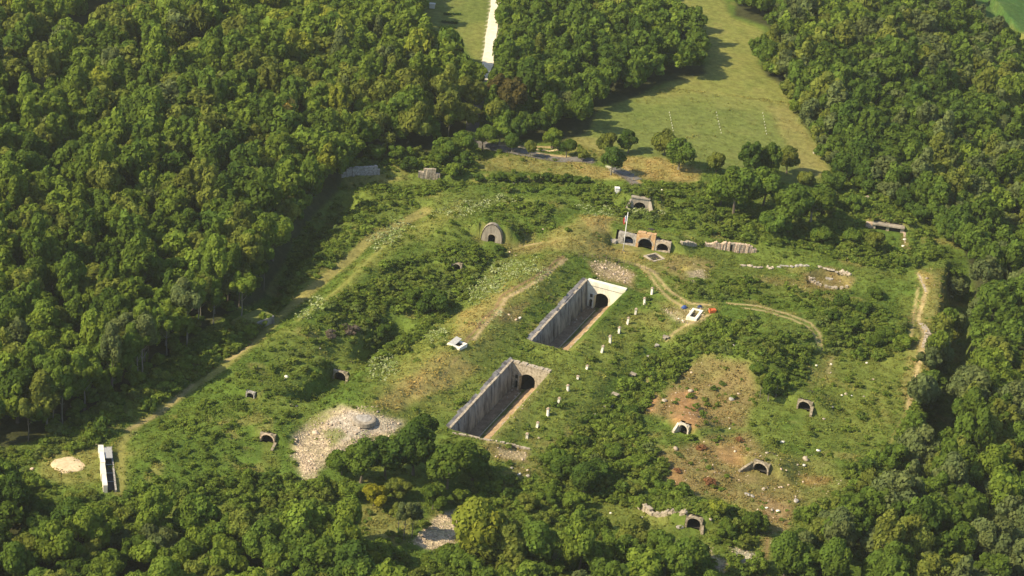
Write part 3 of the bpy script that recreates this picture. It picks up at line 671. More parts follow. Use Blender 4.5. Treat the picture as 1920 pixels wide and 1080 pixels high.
# ------------------------------------------------------------------ trees: where they stand
TREES = []   # x, y, z, kind, scale, rot, tone, pale trunk, special label, px, py, zscale
def inframe(px, py, m=0): return (-m < px) & (px < 1920 + m) & (-m < py) & (py < 1080 + m)
def scatter(polys, spacing, seed, x0=-420, x1=480, y0=250, y1=1150):
    rs = np.random.RandomState(seed); xs = np.arange(x0, x1, spacing); ys = np.arange(y0, y1, spacing)
    X, Y = np.meshgrid(xs, ys); X = X + (np.arange(X.shape[0]) % 2)[:, None] * spacing / 2; X = X + rs.uniform(-.4, .4, X.shape) * spacing; Y = Y + rs.uniform(-.4, .4, Y.shape) * spacing
    X, Y = X.ravel(), Y.ravel(); Z = H(X, Y); px, py = PR(X, Y, Z)
    k = np.zeros(len(X), bool)
    for p in polys: k |= pip(px, py, p)
    k &= (px > -260) & (px < 2180) & (py > -170) & (py < 1330)
    return X[k], Y[k], Z[k], px[k], py[k], rs
GAPS = [([(0, 250), (40, 205), (75, 150), (95, 95), (150, 75), (205, 20), (240, -60)], 24), ([(262, 165), (320, 160), (352, 120)], 15), ([(370, 320), (385, 300)], 7)]
def ingap(px, py):
    k = np.zeros(px.shape, bool)
    for pts, wd in GAPS: k |= segdist(px, py, pts, False, 1.5) < wd
    return k
def tone_for(px, py, x, y, rs, region):
    n = float(vnoise(x, y, 28, 90)) + rs.uniform(-.9, .9)
    if region == 'left':
        base = ['dark green', 'mid green', 'olive green', 'fresh green', 'mid green', 'fresh green', 'yellow-green']
    elif region == 'mid': base = ['dark green', 'mid green', 'mid green', 'fresh green', 'mid green', 'olive green']
    else: base = ['dark green', 'dark green', 'mid green', 'mid green', 'grey-green', 'olive green', 'fresh green']
    i = int(np.clip((n + 1.5) / 3.0 * len(base), 0, len(base) - 1)); t = base[i]
    if rs.rand() < .025: t = 'grey-green'
    if t == 'yellow-green' and rs.rand() < .6: t = 'fresh green'
    return t
def plant(polys, spacing, seed, region, kinds, smin, smax, edge=None):
    X, Y, Z, px, py, rs = scatter(polys, spacing, seed); g = ingap(px, py)
    for i in range(len(X)):
        if g[i]: continue
        k = kinds[rs.randint(len(kinds))]; pale = rs.rand() < .3
        if edge is not None and float(segdist(np.array([px[i]]), np.array([py[i]]), edge)[0]) < 26: k = 'lean' if rs.rand() < .6 else 'tall'; pale = rs.rand() < .5
        s = rs.uniform(smin, smax)
        TREES.append([X[i], Y[i], Z[i], k, s, rs.uniform(0, 6.28), tone_for(px[i], py[i], X[i], Y[i], rs, region), pale, None, px[i], py[i], rs.uniform(.8, 1.28)])
EDGE_L = [(498, 555), (430, 588), (350, 640), (268, 712), (190, 760), (110, 795), (60, 830)]
plant([F_LEFT], 5.7, 1, 'left', ['round', 'broad', 'tall', 'round', 'tall'], .68, 1.28, EDGE_L)
plant([F_MID], 5.4, 2, 'mid', ['round', 'tall', 'round', 'broad'], .7, 1.02)
plant([F_RIGHT], 5.9, 3, 'right', ['round', 'broad', 'tall', 'broad'], .62, 1.2)
plant([F_BL], 5.3, 4, 'left', ['bushy', 'bushy', 'round'], .8, 1.2)
plant([F_BOT], 5.5, 5, 'mid', ['bushy', 'round'], .7, 1.0)
plant([F_BR], 5.2, 6, 'right', ['bushy', 'round'], .7, 1.0)
plant([F_INNER], 4.4, 7, 'right', ['bushy', 'round'], .7, 1.0)
plant([F_RIM2], 4.4, 19, 'right', ['bushy', 'round'], .7, .95)
plant([F_EDGE], 4.0, 8, 'left', ['lean'], .65, .95, EDGE_L)
plant([F_RIM], 4.6, 9, 'right', ['bushy', 'bushy', 'round'], .65, .95)
plant([F_EDGE], 4.6, 28, 'left', ['bushy'], .4, .75)
SPEC = [
 (527, 272, 'round', 1.25, 'golden', 0, 'golden yellow tree top standing out of the dense left wood', 1.15), (700, 948, 'bushy', 0.9, 'bright yellow', 0, 'low bright yellow-flecked tree in front of the big dark trees', 0.9), (655, 935, 'bushy', 0.75, 'fresh green', 0, None, 0.9), (676, 905, 'round', 1.12, 'mid green', 0, None, 0.85),
 (722, 898, 'round', 1.17, 'dark green', 0, None, 0.85), (640, 890, 'bushy', 0.96, 'mid green', 0, None, 1), (775, 890, 'round', 1.22, 'dark green', 0, None, 0.95), (790, 855, 'round', 1.07, 'dark green', 0, None, 0.85),
 (838, 925, 'round', 1.22, 'mid green', 0, None, 0.9), (885, 900, 'round', 1.12, 'mid green', 0, None, 0.8), (810, 955, 'bushy', 0.96, 'mid green', 1, None, 1), (742, 935, 'bushy', 0.85, 'olive green', 0, None, 0.9),
 (905, 925, 'bushy', 0.64, 'mid green', 0, None, 0.9), (862, 950, 'bushy', 0.75, 'fresh green', 0, None, 0.9), (930, 925, 'bushy', 0.53, 'fresh green', 0, None, 1), (893, 1062, 'round', 1.5, 'yellow-green', 0, 'broad yellow-green tree right of the buff rubble spill', 0.95),
 (945, 1062, 'round', 1.32, 'olive green', 0, 'olive tree touching the broad yellow-green tree at the bottom', 0.9), (1000, 1070, 'round', 1.2, 'mid green', 1, None, 0.9), (850, 1075, 'bushy', 1.08, 'mid green', 0, None, 1), (650, 1120, 'round', 1.3, 'dark green', 0, None, 0.9),
 (590, 1110, 'round', 1.2, 'mid green', 0, None, 1), (1060, 905, 'round', 0.8, 'dark green', 0, None, 0.75), (1040, 880, 'bushy', 0.9, 'mid green', 0, None, 0.9), (1095, 930, 'round', 0.9, 'dark green', 0, None, 0.8),
 (1120, 905, 'bushy', 1.0, 'dark green', 0, None, 0.9), (1075, 960, 'bushy', 0.8, 'fresh green', 0, None, 1), (1150, 860, 'bushy', 0.8, 'mid green', 0, None, 0.8), (1170, 820, 'bushy', 0.7, 'mid green', 0, None, 0.7),
 (1185, 780, 'bushy', 0.6, 'dark green', 0, None, 0.8), (1030, 950, 'bushy', 0.8, 'mid green', 0, None, 1), (985, 960, 'bushy', 0.7, 'olive green', 0, None, 1), (1200, 880, 'bushy', 0.8, 'fresh green', 0, None, 0.7),
 (1240, 930, 'bushy', 0.8, 'mid green', 0, None, 0.7), (1185, 925, 'bushy', 0.6, 'olive green', 0, None, 0.8), (1090, 1010, 'bushy', 0.7, 'mid green', 0, None, 1), (1150, 1030, 'bushy', 0.8, 'mid green', 0, None, 1),
 (1410, 1000, 'bushy', 0.85, 'mid green', 0, 'round dense bush-like tree by the brown footpath', 1.0), (1345, 965, 'bushy', 0.6, 'yellow-green', 0, None, 1), (1360, 1010, 'bushy', 0.7, 'mid green', 0, None, 1), (1300, 1060, 'bushy', 0.9, 'dark green', 0, None, 1),
 (1490, 1060, 'round', 0.9, 'grey-green', 1, 'pale grey-green tree right of the brown footpath', 0.9), (1240, 1055, 'round', 0.95, 'mid green', 0, None, 0.8), (1190, 1040, 'round', 1.0, 'olive green', 1, 'thin olive tree with bare grey stems at the bottom', 0.8), (808, 588, 'bushy', 1.15, 'dark green', 0, 'dark spreading tree left of the flowering slope', 1.0),
 (770, 570, 'bushy', 0.7, 'mid green', 0, None, 1), (935, 480, 'bushy', 0.55, 'dark green', 0, 'round dark bush-like tree below the domed niche', 0.9), (715, 630, 'bushy', 0.7, 'dark green', 0, None, 0.8), (1440, 752, 'tall', 0.62, 'mid green', 1, 'slender young tree with several pale stems on the brown slope', 0.9),
 (1455, 745, 'lean', 0.5, 'mid green', 1, 'thin pale-stemmed sapling beside the slender young tree', 0.8), (1425, 745, 'lean', 0.5, 'olive green', 1, None, 0.8), (1420, 700, 'bushy', 0.6, 'mid green', 0, None, 0.8), (1137, 292, 'bushy', 0.93, 'olive green', 0, 'small olive tree left of the round dark tree on the meadow', 1.3),
 (1177, 287, 'round', 0.87, 'dark green', 1, 'round dark tree with a long shadow on the meadow', 0.8), (1145, 328, 'round', 1.02, 'dark green', 1, 'dark round tree on the ochre bank above the ramp', 0.8), (1246, 290, 'bushy', 1.27, 'olive green', 0, 'pale olive tree on the meadow behind the ochre patch', 1.1), (1272, 318, 'round', 1.12, 'mid green', 1, 'green tree standing on the ochre patch', 0.85),
 (1342, 325, 'bushy', 0.9, 'olive green', 0, 'sparse olive tree at the right end of the ochre patch', 1.2), (1400, 345, 'tall', 1.12, 'dark green', 1, 'tallest dark tree of the clump below the meadow', 0.95), (1438, 338, 'tall', 1.09, 'mid green', 1, 'tall tree in the middle of the clump below the meadow', 0.9), (1475, 325, 'round', 0.98, 'olive green', 0, 'olive tree at the right of the clump below the meadow', 0.8),
 (1420, 330, 'round', 1.05, 'dark green', 0, None, 0.9), (1375, 405, 'round', 1.61, 'mid green', 0, 'big round tree with a deep shadow right of it', 0.95), (1350, 385, 'bushy', 1.4, 'fresh green', 0, None, 1), (1430, 390, 'round', 1.4, 'mid green', 0, None, 0.85),
 (1475, 440, 'round', 1.61, 'mid green', 1, None, 0.85), (1520, 425, 'round', 1.47, 'mid green', 1, None, 0.85), (1450, 445, 'bushy', 1.4, 'mid green', 0, None, 0.95), (1500, 395, 'bushy', 1.4, 'dark green', 0, None, 1),
 (1545, 400, 'bushy', 1.26, 'olive green', 0, None, 1), (1560, 360, 'bushy', 1.12, 'mid green', 0, None, 1), (1600, 400, 'bushy', 0.98, 'mid green', 0, None, 1), (1510, 350, 'bushy', 0.84, 'olive green', 0, None, 1),
 (1640, 470, 'bushy', 0.85, 'olive green', 1, 'slim grey-green tree in front of the two-slot bunker', 1.1), (1595, 455, 'bushy', 0.84, 'mid green', 0, None, 0.9), (1540, 455, 'bushy', 0.98, 'mid green', 0, None, 0.9), (1690, 500, 'bushy', 0.5, 'mid green', 0, None, 1),
 (1640, 560, 'bushy', 0.7, 'mid green', 0, None, 0.8), (1660, 640, 'bushy', 0.8, 'mid green', 0, None, 0.8), (1690, 650, 'bushy', 0.7, 'fresh green', 0, None, 0.8), (1640, 655, 'bushy', 0.8, 'mid green', 0, None, 0.8),
 (1600, 620, 'bushy', 0.7, 'mid green', 0, None, 0.8), (1620, 590, 'bushy', 0.7, 'dark green', 0, None, 0.8), (1560, 600, 'bushy', 0.6, 'dark green', 0, None, 0.8), (960, 285, 'round', 0.68, 'dark green', 1, 'small dark tree on the verge of the asphalt road', 0.8),
 (994, 292, 'round', 0.57, 'olive green', 1, 'small thin roadside tree beside the asphalt road', 0.8), (1035, 280, 'round', 0.81, 'fresh green', 0, 'bright green young tree beyond the asphalt road', 0.8), (1062, 296, 'round', 0.74, 'dark green', 0, 'small dark tree at the end of the roadside row', 0.8), (1090, 300, 'bushy', 0.61, 'olive green', 0, None, 1),
 (935, 272, 'round', 0.95, 'fresh green', 1, 'bright tree at the bend of the asphalt road', 0.75), (905, 282, 'round', 1.0, 'mid green', 0, None, 0.8), (870, 290, 'round', 0.95, 'mid green', 0, None, 0.75), (832, 300, 'round', 0.9, 'mid green', 0, None, 0.75),
 (965, 262, 'bushy', 1.08, 'dark green', 0, None, 1), (930, 215, 'tall', 1.15, 'brownish', 0, 'tall brownish tree at the end of the gravel road', 0.95), (960, 235, 'tall', 1.49, 'brownish', 0, 'brown-tinged tall tree before the end of the gravel road', 0.85), (925, 245, 'round', 1.1, 'olive green', 0, None, 0.95),
 (985, 215, 'tall', 1.62, 'dark green', 0, None, 0.95), (840, 262, 'lean', 0.85, 'fresh green', 1, 'slim light tree with bare pale stems left of the asphalt road', 0.85), (265, 720, 'lean', 1.15, 'grey-green', 1, 'tall forked tree with long pale bare trunk at the wood edge', 1.0), (256, 722, 'lean', 1.05, 'mid green', 1, 'pale-trunked tree just left of the tall forked tree', 1.0),
 (100, 803, 'lean', 1.0, 'mid green', 1, 'pale straight trunk at the wood edge above the sandy oval', 1.0), (118, 800, 'lean', 0.95, 'mid green', 1, None, 1.0), (350, 650, 'lean', 1.15, 'grey-green', 1, 'leaning pale-stemmed tree at the wood edge', 1.0), (452, 598, 'lean', 0.95, 'fresh green', 1, 'single bright slim tree standing forward of the wood edge', 0.9),
 (757, 1012, 'lean', 0.72, 'grey-green', 1, 'thin grey-green tree with many bare pale stems in the hollow', 0.85), (772, 1008, 'lean', 0.66, 'grey-green', 1, 'second thin bare-stemmed tree in the hollow', 0.85), (745, 1005, 'lean', 0.62, 'olive green', 1, None, 0.85), (650, 325, 'bushy', 0.6, 'mid green', 0, None, 1),
 (765, 320, 'bushy', 0.75, 'dark green', 0, 'dark bush-like tree between the two old ditch walls', 1.1), (700, 300, 'bushy', 0.9, 'mid green', 0, None, 1), (740, 300, 'bushy', 0.8, 'mid green', 0, None, 1), (850, 335, 'bushy', 0.8, 'fresh green', 0, None, 1),
 (870, 315, 'bushy', 0.8, 'dark green', 0, None, 1), (820, 308, 'bushy', 0.8, 'mid green', 0, None, 1),
]
for i in range(11): SPEC.append((900 + i * 20 + RND.uniform(-5, 5), 340 + i * .6 + RND.uniform(-3, 3), 'bushy', RND.uniform(.42, .6), ['dark green', 'mid green', 'dark green', 'fresh green'][i % 4], 0, None, .9))
for px, py, k, s, tone, pale, lab, zs in SPEC:
    p = RAY(px, py); TREES.append([p[0], p[1], p[2], k, s, RND.uniform(0, 6.28), tone, bool(pale), lab, px, py, zs])
    TREES[-1].append(1)
# the ones that show largest become trees of their own: hand placed ones, then the nearest in the frame
def shows(t):
    h = HTOP[t[3]] * t[4] * t[11]; cx, cy = PR(np.array([t[0]]), np.array([t[1]]), np.array([t[2] + h * .75]))
    return bool(inframe(cx, cy, -4)[0])
ind = [t for t in TREES if len(t) > 12 and shows(t)]
rest = [t for t in TREES if not (len(t) > 12 and shows(t))]
EDG = [t for t in rest if t[3] == 'lean' and shows(t)]; idE = {id(t) for t in EDG}
vis = sorted([t for t in rest if shows(t) and id(t) not in idE], key=lambda t: -t[4] / math.hypot(t[1], 240) ** 1.0)
ind += EDG; ind += vis[:300 - len(ind)]; ids = {id(t) for t in ind}; far = [t for t in TREES if id(t) not in ids]
GRP = {'left': 'broadleaf trees of the wood', 'x': ''}
items = []
for t in ind:
    x, y, z, k, s, rot, tone, pale, lab, px, py, zs = t[:12]
    root = empty('broadleaf_tree', (x, y, z - .1), rot); root.scale = (s, s, s * zs)
    key = (k, int(RND.randint(3))); c = link('crown', MESH_HI[key], root); j = RND.uniform(.85, 1.15)
    c.color = (*[float(v * j) for v in TONES[tone]], 1); link('trunk', TRUNKS[k, int(pale)], root)
    tag(root, 'tree', 'tree', 'broadleaf trees on and around the fort'); items.append([root, px, py, tone, 'low' if k == 'bushy' else ('slender' if k == 'lean' else ('tall' if k == 'tall' else '')), lab])
label_all(items, 'tree')
VS, TS, bv, bf = [], [], [], []; rs = np.random.RandomState(77)
for t in far:
    x, y, z, k, s, rot, tone, pale, lab, px, py, zs = t[:12]
    V, T = LO[k, rs.randint(2)]
    if y > 640: V, T = V[::2], T[::2]; V = V.mean(1, keepdims=True) + (V - V.mean(1, keepdims=True)) * 1.35
    c, sn = math.cos(rot), math.sin(rot); W = V * np.array([s, s, s * zs], np.float32)
    W = np.stack([W[..., 0] * c - W[..., 1] * sn + x, W[..., 0] * sn + W[..., 1] * c + y, W[..., 2] + z], -1)
    VS.append(W); TS.append(T * (np.array(TONES[tone]) * rs.uniform(.82, 1.18)))
V = np.concatenate(VS).astype(np.float32); T = np.concatenate(TS); n = len(V)
me = npmesh('woodland', V.reshape(-1, 3), np.arange(4 * n).reshape(n, 4), M['leaf'], tint=np.repeat(T, 4, 0))
tag(link('woodland', me), 'dense broadleaf wood covering the hill behind the nearer trees', 'woodland', kind='stuff')
print('trees', len(ind), 'far', len(far), 'quads', n)

# ------------------------------------------------------------------ shrubs and herbage over the fort
SH = {0: crown(1, 1, 1.5, 130, .36, 7, -.15), 1: crown(2, 1, 1.3, 130, .36, 8, -.15), 2: crown(3, 1.1, 1.9, 150, .36, 9, -.15)}
SL = {0: crown(4, 1, 1.1, 46, .55, 5, -.2), 1: crown(5, 1, .9, 46, .55, 5, -.2), 2: crown(6, 1, .8, 40, .5, 5, -.2)}
SHM = {k: leafmesh('shrub', v, M['leaf']) for k, v in {0: crown(7, 1, 1.5, 420, .22, 9, -.15), 1: crown(8, 1, 1.3, 420, .22, 10, -.15), 2: crown(9, 1.1, 1.9, 460, .22, 11, -.15)}.items()}
DENS = [  # bush density and size over areas of the photo
 (.75, 1.0, [(560, 430), (640, 370), (760, 360), (800, 400), (700, 440), (620, 500), (560, 540), (520, 560), (530, 500)]),
 (.8, 1.1, [(660, 540), (740, 470), (850, 460), (930, 480), (900, 530), (820, 610), (760, 660), (700, 690), (640, 700), (560, 640), (600, 580)]),
 (.38, .8, [(480, 660), (600, 600), (700, 680), (620, 740), (560, 790), (420, 830), (260, 840), (300, 790), (400, 720)]),
 (.32, .8, [(250, 840), (420, 820), (560, 800), (550, 880), (500, 920), (260, 920)]),
 (.9, 1.2, [(-60, 900), (60, 900), (120, 925), (220, 935), (340, 930), (340, 1040), (-60, 1040)]), (.85, 1.1, [(-60, 840), (60, 850), (60, 900), (-60, 920)]),
 (.9, 1.3, [(200, 920), (500, 900), (640, 910), (700, 980), (560, 1020), (330, 980), (200, 970)]),
 (.95, 1.2, [(100, 800), (190, 765), (300, 700), (350, 650), (520, 560), (560, 500), (520, 600), (420, 680), (300, 760), (230, 800), (200, 830), (60, 870)]),
 (.18, .6, [(740, 400), (900, 370), (1090, 370), (1080, 430), (940, 430), (820, 470), (720, 500), (640, 560), (620, 540)]),
 (.75, .9, [(900, 400), (960, 375), (1040, 390), (1050, 430), (980, 445), (920, 430)]),
 (.35, .7, [(1000, 600), (1070, 480), (1100, 510), (1090, 540), (1010, 640), (960, 720), (870, 800), (840, 770), (940, 670)]),
 (.28, .7, [(1180, 590), (1220, 540), (1270, 600), (1180, 700), (1080, 800), (1020, 840), (960, 830), (1040, 740), (1130, 660)]),
 (.95, 1.35, [(1260, 640), (1340, 600), (1420, 600), (1400, 660), (1300, 690), (1230, 730), (1190, 790), (1230, 830), (1260, 900), (1180, 930), (1050, 960), (1010, 870), (1100, 790), (1200, 700)]),
 (.85, 1.1, [(1380, 640), (1500, 620), (1530, 640), (1520, 700), (1480, 750), (1400, 740), (1370, 690)]),
 (.55, .9, [(1270, 530), (1400, 520), (1600, 560), (1700, 600), (1700, 640), (1560, 660), (1480, 600), (1300, 560)]),
 (.95, 1.3, [(1560, 600), (1650, 580), (1710, 620), (1720, 650), (1640, 680), (1560, 670), (1540, 640)]),
 (.7, 1.0, [(1100, 350), (1320, 350), (1360, 440), (1240, 430), (1150, 400), (1090, 380)]),
 (.85, 1.2, [(1300, 440), (1420, 460), (1500, 470), (1620, 500), (1700, 520), (1720, 480), (1650, 460), (1620, 380), (1500, 380), (1340, 400)]),
 (.8, 1.2, [(1560, 340), (1700, 380), (1780, 480), (1720, 500), (1700, 440), (1600, 400)]),
 (.7, .9, [(640, 350), (900, 345), (1120, 345), (1110, 365), (900, 360), (700, 375)]),
 (.9, 1.1, [(640, 300), (700, 290), (900, 290), (890, 320), (830, 335), (780, 320), (650, 320)]),
 (.22, .7, [(1440, 770), (1560, 700), (1700, 700), (1700, 800), (1620, 880), (1500, 850)]),
 (.9, 1.3, [(1500, 920), (1640, 860), (1690, 800), (1700, 760), (1760, 720), (1740, 830), (1660, 960), (1560, 1010), (1500, 980)]),
 (.9, 1.2, [(1240, 920), (1300, 930), (1400, 960), (1440, 1000), (1420, 1040), (1330, 1010), (1330, 960), (1280, 950)]),
 (.2, .8, [(640, 950), (760, 930), (830, 960), (790, 1000), (680, 1060)]), (.8, 1.1, [(900, 880), (1100, 930), (1160, 1020), (1000, 1030), (880, 960)]),
 (.9, 1.3, [(540, 1000), (700, 1050), (860, 1040), (1000, 1060), (1300, 1040), (1440, 1060), (1440, 1200), (500, 1200)]),
 (.2, .7, [(1300, 660), (1420, 680), (1440, 780), (1320, 830), (1270, 760)]), (.8, .8, [(604, 805), (636, 800), (650, 818), (622, 838)]), (.8, .9, [(700, 826), (752, 800), (770, 840)]), (.3, .6, [(1060, 250), (1150, 270), (1140, 300), (1060, 300)]),
 (.9, 1.2, [(1130, 940), (1260, 930), (1280, 960), (1180, 950)]),
]
BARE = [p for c, st, fe, rb, p in PAINT if rb >= .8 or c in ('dry', 'lawn')] + [MEADOW, LAWN_MAIN, LAWN_TOP,
        [(1225, 570), (1350, 565), (1345, 592), (1280, 630), (1262, 620), (1270, 600)], [(1440, 850), (1560, 860), (1600, 910), (1520, 960), (1450, 920)],
        [(470, 870), (495, 815), (515, 815), (535, 880)], [(1460, 820), (1490, 765), (1525, 765), (1510, 830)], [(95, 850), (165, 850), (165, 895), (95, 895)], [(180, 830), (245, 830), (250, 930), (180, 930)]]
BL_LINES = [(4 if w_ < 4 else w_, p) for c, wd, w_, fe, p in LINES]
rs = np.random.RandomState(5)
sp = .95; xs = np.arange(-150, 175, sp); ys = np.arange(325, 660, sp); X, Y = np.meshgrid(xs, ys); X = (X + rs.uniform(-.5, .5, X.shape) * sp).ravel(); Y = (Y + rs.uniform(-.5, .5, Y.shape) * sp).ravel()
Z = H(X, Y); px, py = PR(X, Y, Z); k = inframe(px, py, 60)
for p in (F_LEFT, F_RIGHT, F_MID, F_BL): k &= ~pip(px, py, p)
uu, vv_ = to_uv(X, Y)
for u0, u1, v0, v1, zf, zt in COURTS: k &= ~((uu > u0 - 1.6) & (uu < u1 + .5) & (vv_ > v0 - .8) & (vv_ < v1 + 1.4))
CAPU = RAY(203, 912)
def clear_ports(X, Y, k, extra=0.0):
    for cx, cy, dx, dy, z0, ww, wh, ap, ow in PORTMODS:
        sx = X - cx; sy = Y - cy; t = sx * dx + sy * dy; s = np.abs(sx * -dy + sy * dx)
        k &= ~((s < ww / 2 - .35 + extra) & (t > -ap - 1.5) & (t < .3))
    return k
k = clear_ports(X, Y, k)
for cx, cy, a, dep_, rim in PITS: k &= np.hypot(X - cx, Y - cy) > a * 1.15
X, Y, Z, px, py = X[k], Y[k], Z[k], px[k], py[k]
D = np.full(len(X), .10); S = np.full(len(X), .6)
wpx = px + 10 * fbm(X, Y, 9, 2, 3); wpy = py + 7 * fbm(X, Y, 9, 2, 13)
for d, s, p in DENS: q = pip(wpx, wpy, p); D[q] = d; S[q] = s
for p in BARE: q = pip(px, py, p); D[q] *= .05; S[q] = .45
for w_, p in BL_LINES: q = linemask(px, py, p, w_ + 3, 2) > .5; D[q] = 0
D = D * np.clip(.75 + .9 * fbm(X, Y, 6, 2, 44), 0, 1.5)
sel = rs.rand(len(X)) < D * .62
X, Y, Z, px, py, S, D = X[sel], Y[sel], Z[sel], px[sel], py[sel], S[sel], D[sel]
SZ = S * np.exp(rs.normal(0, .32, len(X))) * .95
order = np.argsort(-SZ / np.hypot(Y, 240)); big = [i for i in order if inframe(px[i:i + 1], py[i:i + 1], -5)[0]][:240]; bigs = set(big); items = []
STN = ['mid green', 'dark green', 'fresh green', 'fresh green', 'olive green', 'mid green', 'grey-green']
def stone_tone(i): return STN[int(np.clip((vnoise(X[i], Y[i], 12, 7) + rs.uniform(-.9, .9) + 1.6) / 3.2 * 7, 0, 6))]
for i in big:
    tone = stone_tone(i); o = link('shrub', SHM[int(rs.randint(3))], None, (X[i], Y[i], Z[i])); s = float(min(SZ[i], 2.3)); o.scale = (s, s, s * rs.uniform(.8, 1.15)); o.rotation_euler = (0, 0, rs.uniform(0, 6.28))
    j_ = rs.uniform(.9, 1.25); o.color = (*[float((v * .7 + w_ * .3) * j_) for v, w_ in zip(TONES[tone], (.125, .175, .032))], 1); tag(o, 'shrub', 'shrub', 'larger shrubs growing over the old fort'); items.append([o, px[i], py[i], tone, '', None])
label_all(items, 'shrub')
VS, TS = [], []
for i in range(len(X)):
    if i in bigs: continue
    V, T = SH[rs.randint(3)] if SZ[i] > .75 else SL[rs.randint(3)]; s = SZ[i]; a = rs.uniform(0, 6.28); c, sn = math.cos(a), math.sin(a); W = V * np.array([s, s, s * rs.uniform(.55, .85)], np.float32)
    VS.append(np.stack([W[..., 0] * c - W[..., 1] * sn + X[i], W[..., 0] * sn + W[..., 1] * c + Y[i], W[..., 2] + Z[i]], -1)); TS.append(T * ((np.array(TONES[stone_tone(i)]) * .45 + np.array((.125, .175, .032)) * .55) * rs.uniform(.95, 1.4)))
V = np.concatenate(VS).astype(np.float32); T = np.concatenate(TS); n = len(V)
me = npmesh('undergrowth', V.reshape(-1, 3), np.arange(4 * n).reshape(n, 4), M['leaf'], tint=np.repeat(T, 4, 0))
tag(link('undergrowth', me), 'tangled low bushes and brambles growing over the fort', 'undergrowth', kind='stuff'); print('shrubs', len(X), 'quads', n)
# grass and herb tufts: small leaning blades, coloured like the ground they grow from
def tufts(name, label, cat, n, seed, box, keep, colour, size, per=7, height=.35):
    rs = np.random.RandomState(seed); x = rs.uniform(box[0], box[1], n); y = rs.uniform(box[2], box[3], n); z = H(x, y); px, py = PR(x, y, z)
    k = keep(x, y, px, py, rs) & inframe(px, py, 40)
    x, y, z, px, py = x[k], y[k], z[k], px[k], py[k]; m = len(x); s = size * np.exp(rs.normal(0, .3, m))
    P = np.repeat(np.stack([x, y, z], 1), per, 0); sr = np.repeat(s, per); P[:, :2] += rs.normal(size=(m * per, 2)) * sr[:, None] * .8; P[:, 2] += rs.uniform(.1, 1, m * per) * sr * height * 2
    Nn = rs.normal(size=(m * per, 3)); Nn[:, 2] = np.abs(Nn[:, 2]) + 1.2; Nn /= np.linalg.norm(Nn, axis=1)[:, None]
    V = quads(P, Nn, sr * .38, rs, .7); T = np.repeat(colour(x, y, px, py, rs), per, 0) * rs.uniform(.8, 1.2, (m * per, 1))
    me = npmesh(name, V.reshape(-1, 3), np.arange(4 * m * per).reshape(-1, 4), M['herb'], tint=np.repeat(T, 4, 0)); tag(link(name, me), label, cat, kind='stuff'); print(name, m)
_cg = colr
def near_col(x, y):
    u, v = to_uv(x, y); iu = np.clip(np.searchsorted(UL, u), 0, nu - 1); iv = np.clip(np.searchsorted(VL, v), 0, nv - 1); return _cg[iv * nu + iu], rub[iv * nu + iu]
def court_ok(x, y, k):
    u, v = to_uv(x, y)
    for u0, u1, v0, v1, zf, zt in COURTS: k &= ~((u > u0 - 1.3) & (u < u1) & (v > v0 - .6) & (v < v1 + .8))
    return k
def keep_herb(x, y, px, py, rs):
    c, r = near_col(x, y); k = (r < .3) & (c[:, 1] > c[:, 0] * .72) & (c[:, 0] < .4); k = court_ok(x, y, k); k = clear_ports(x, y, k, -.2)
    for p in (F_LEFT, F_RIGHT, F_MID): k &= ~pip(px, py, p)
    for w_, p in BL_LINES: k &= ~(linemask(px, py, p, w_ * .8, 1) > .5)
    lawn = np.zeros(len(x), bool)
    for p in (LAWN_MAIN, LAWN_TOP): lawn |= pip(px, py, p)
    return k & ~(lawn & (rs.rand(len(x)) < .92))
tufts('grass_tufts', 'uneven long grass and herbs over the banks of the fort', 'grass', 150000, 9, (-150, 175, 330, 660), keep_herb, lambda x, y, px, py, rs: near_col(x, y)[0] * np.array([[1.16, 1.03, .95]]) * rs.uniform(.75, 1.4, (len(x), 1)), .36, 6)
FLOW = [[(880, 540), (950, 490), (1000, 490), (1010, 510), (960, 530), (930, 550), (870, 560)], [(870, 540), (900, 520), (920, 545), (900, 570), (870, 560)], [(690, 450), (760, 415), (780, 415), (720, 460), (700, 470)], [(555, 600), (600, 565), (615, 565), (575, 605)],
        [(1080, 385), (1180, 385), (1260, 395), (1300, 400), (1180, 405), (1100, 400)], [(690, 690), (720, 660), (750, 690), (710, 720)], [(795, 620), (830, 615), (840, 640), (800, 640)], [(640, 850), (690, 800), (700, 830), (650, 870)], [(235, 820), (250, 810), (250, 850), (238, 850)],
        [(1010, 515), (1050, 500), (1000, 540), (985, 550)], [(780, 400), (920, 370), (1000, 368), (900, 400)], [(900, 600), (930, 590), (920, 620)]]
def keep_flow(x, y, px, py, rs):
    k = np.zeros(len(x), bool)
    for p in FLOW: k |= pip(px + rs.normal(0, 7, len(x)), py + rs.normal(0, 5, len(x)), p)
    return court_ok(x, y, k & (rs.rand(len(x)) < .75))
tufts('wildflowers', 'patches of creamy white flowers on the fort banks', 'wildflowers', 60000, 10, (-100, 90, 400, 620), keep_flow, lambda x, y, px, py, rs: np.where(rs.rand(len(x), 1) < .45, np.array([[.37, .41, .20]]), np.array([[.22, .28, .08]])), .5, 8, .5)

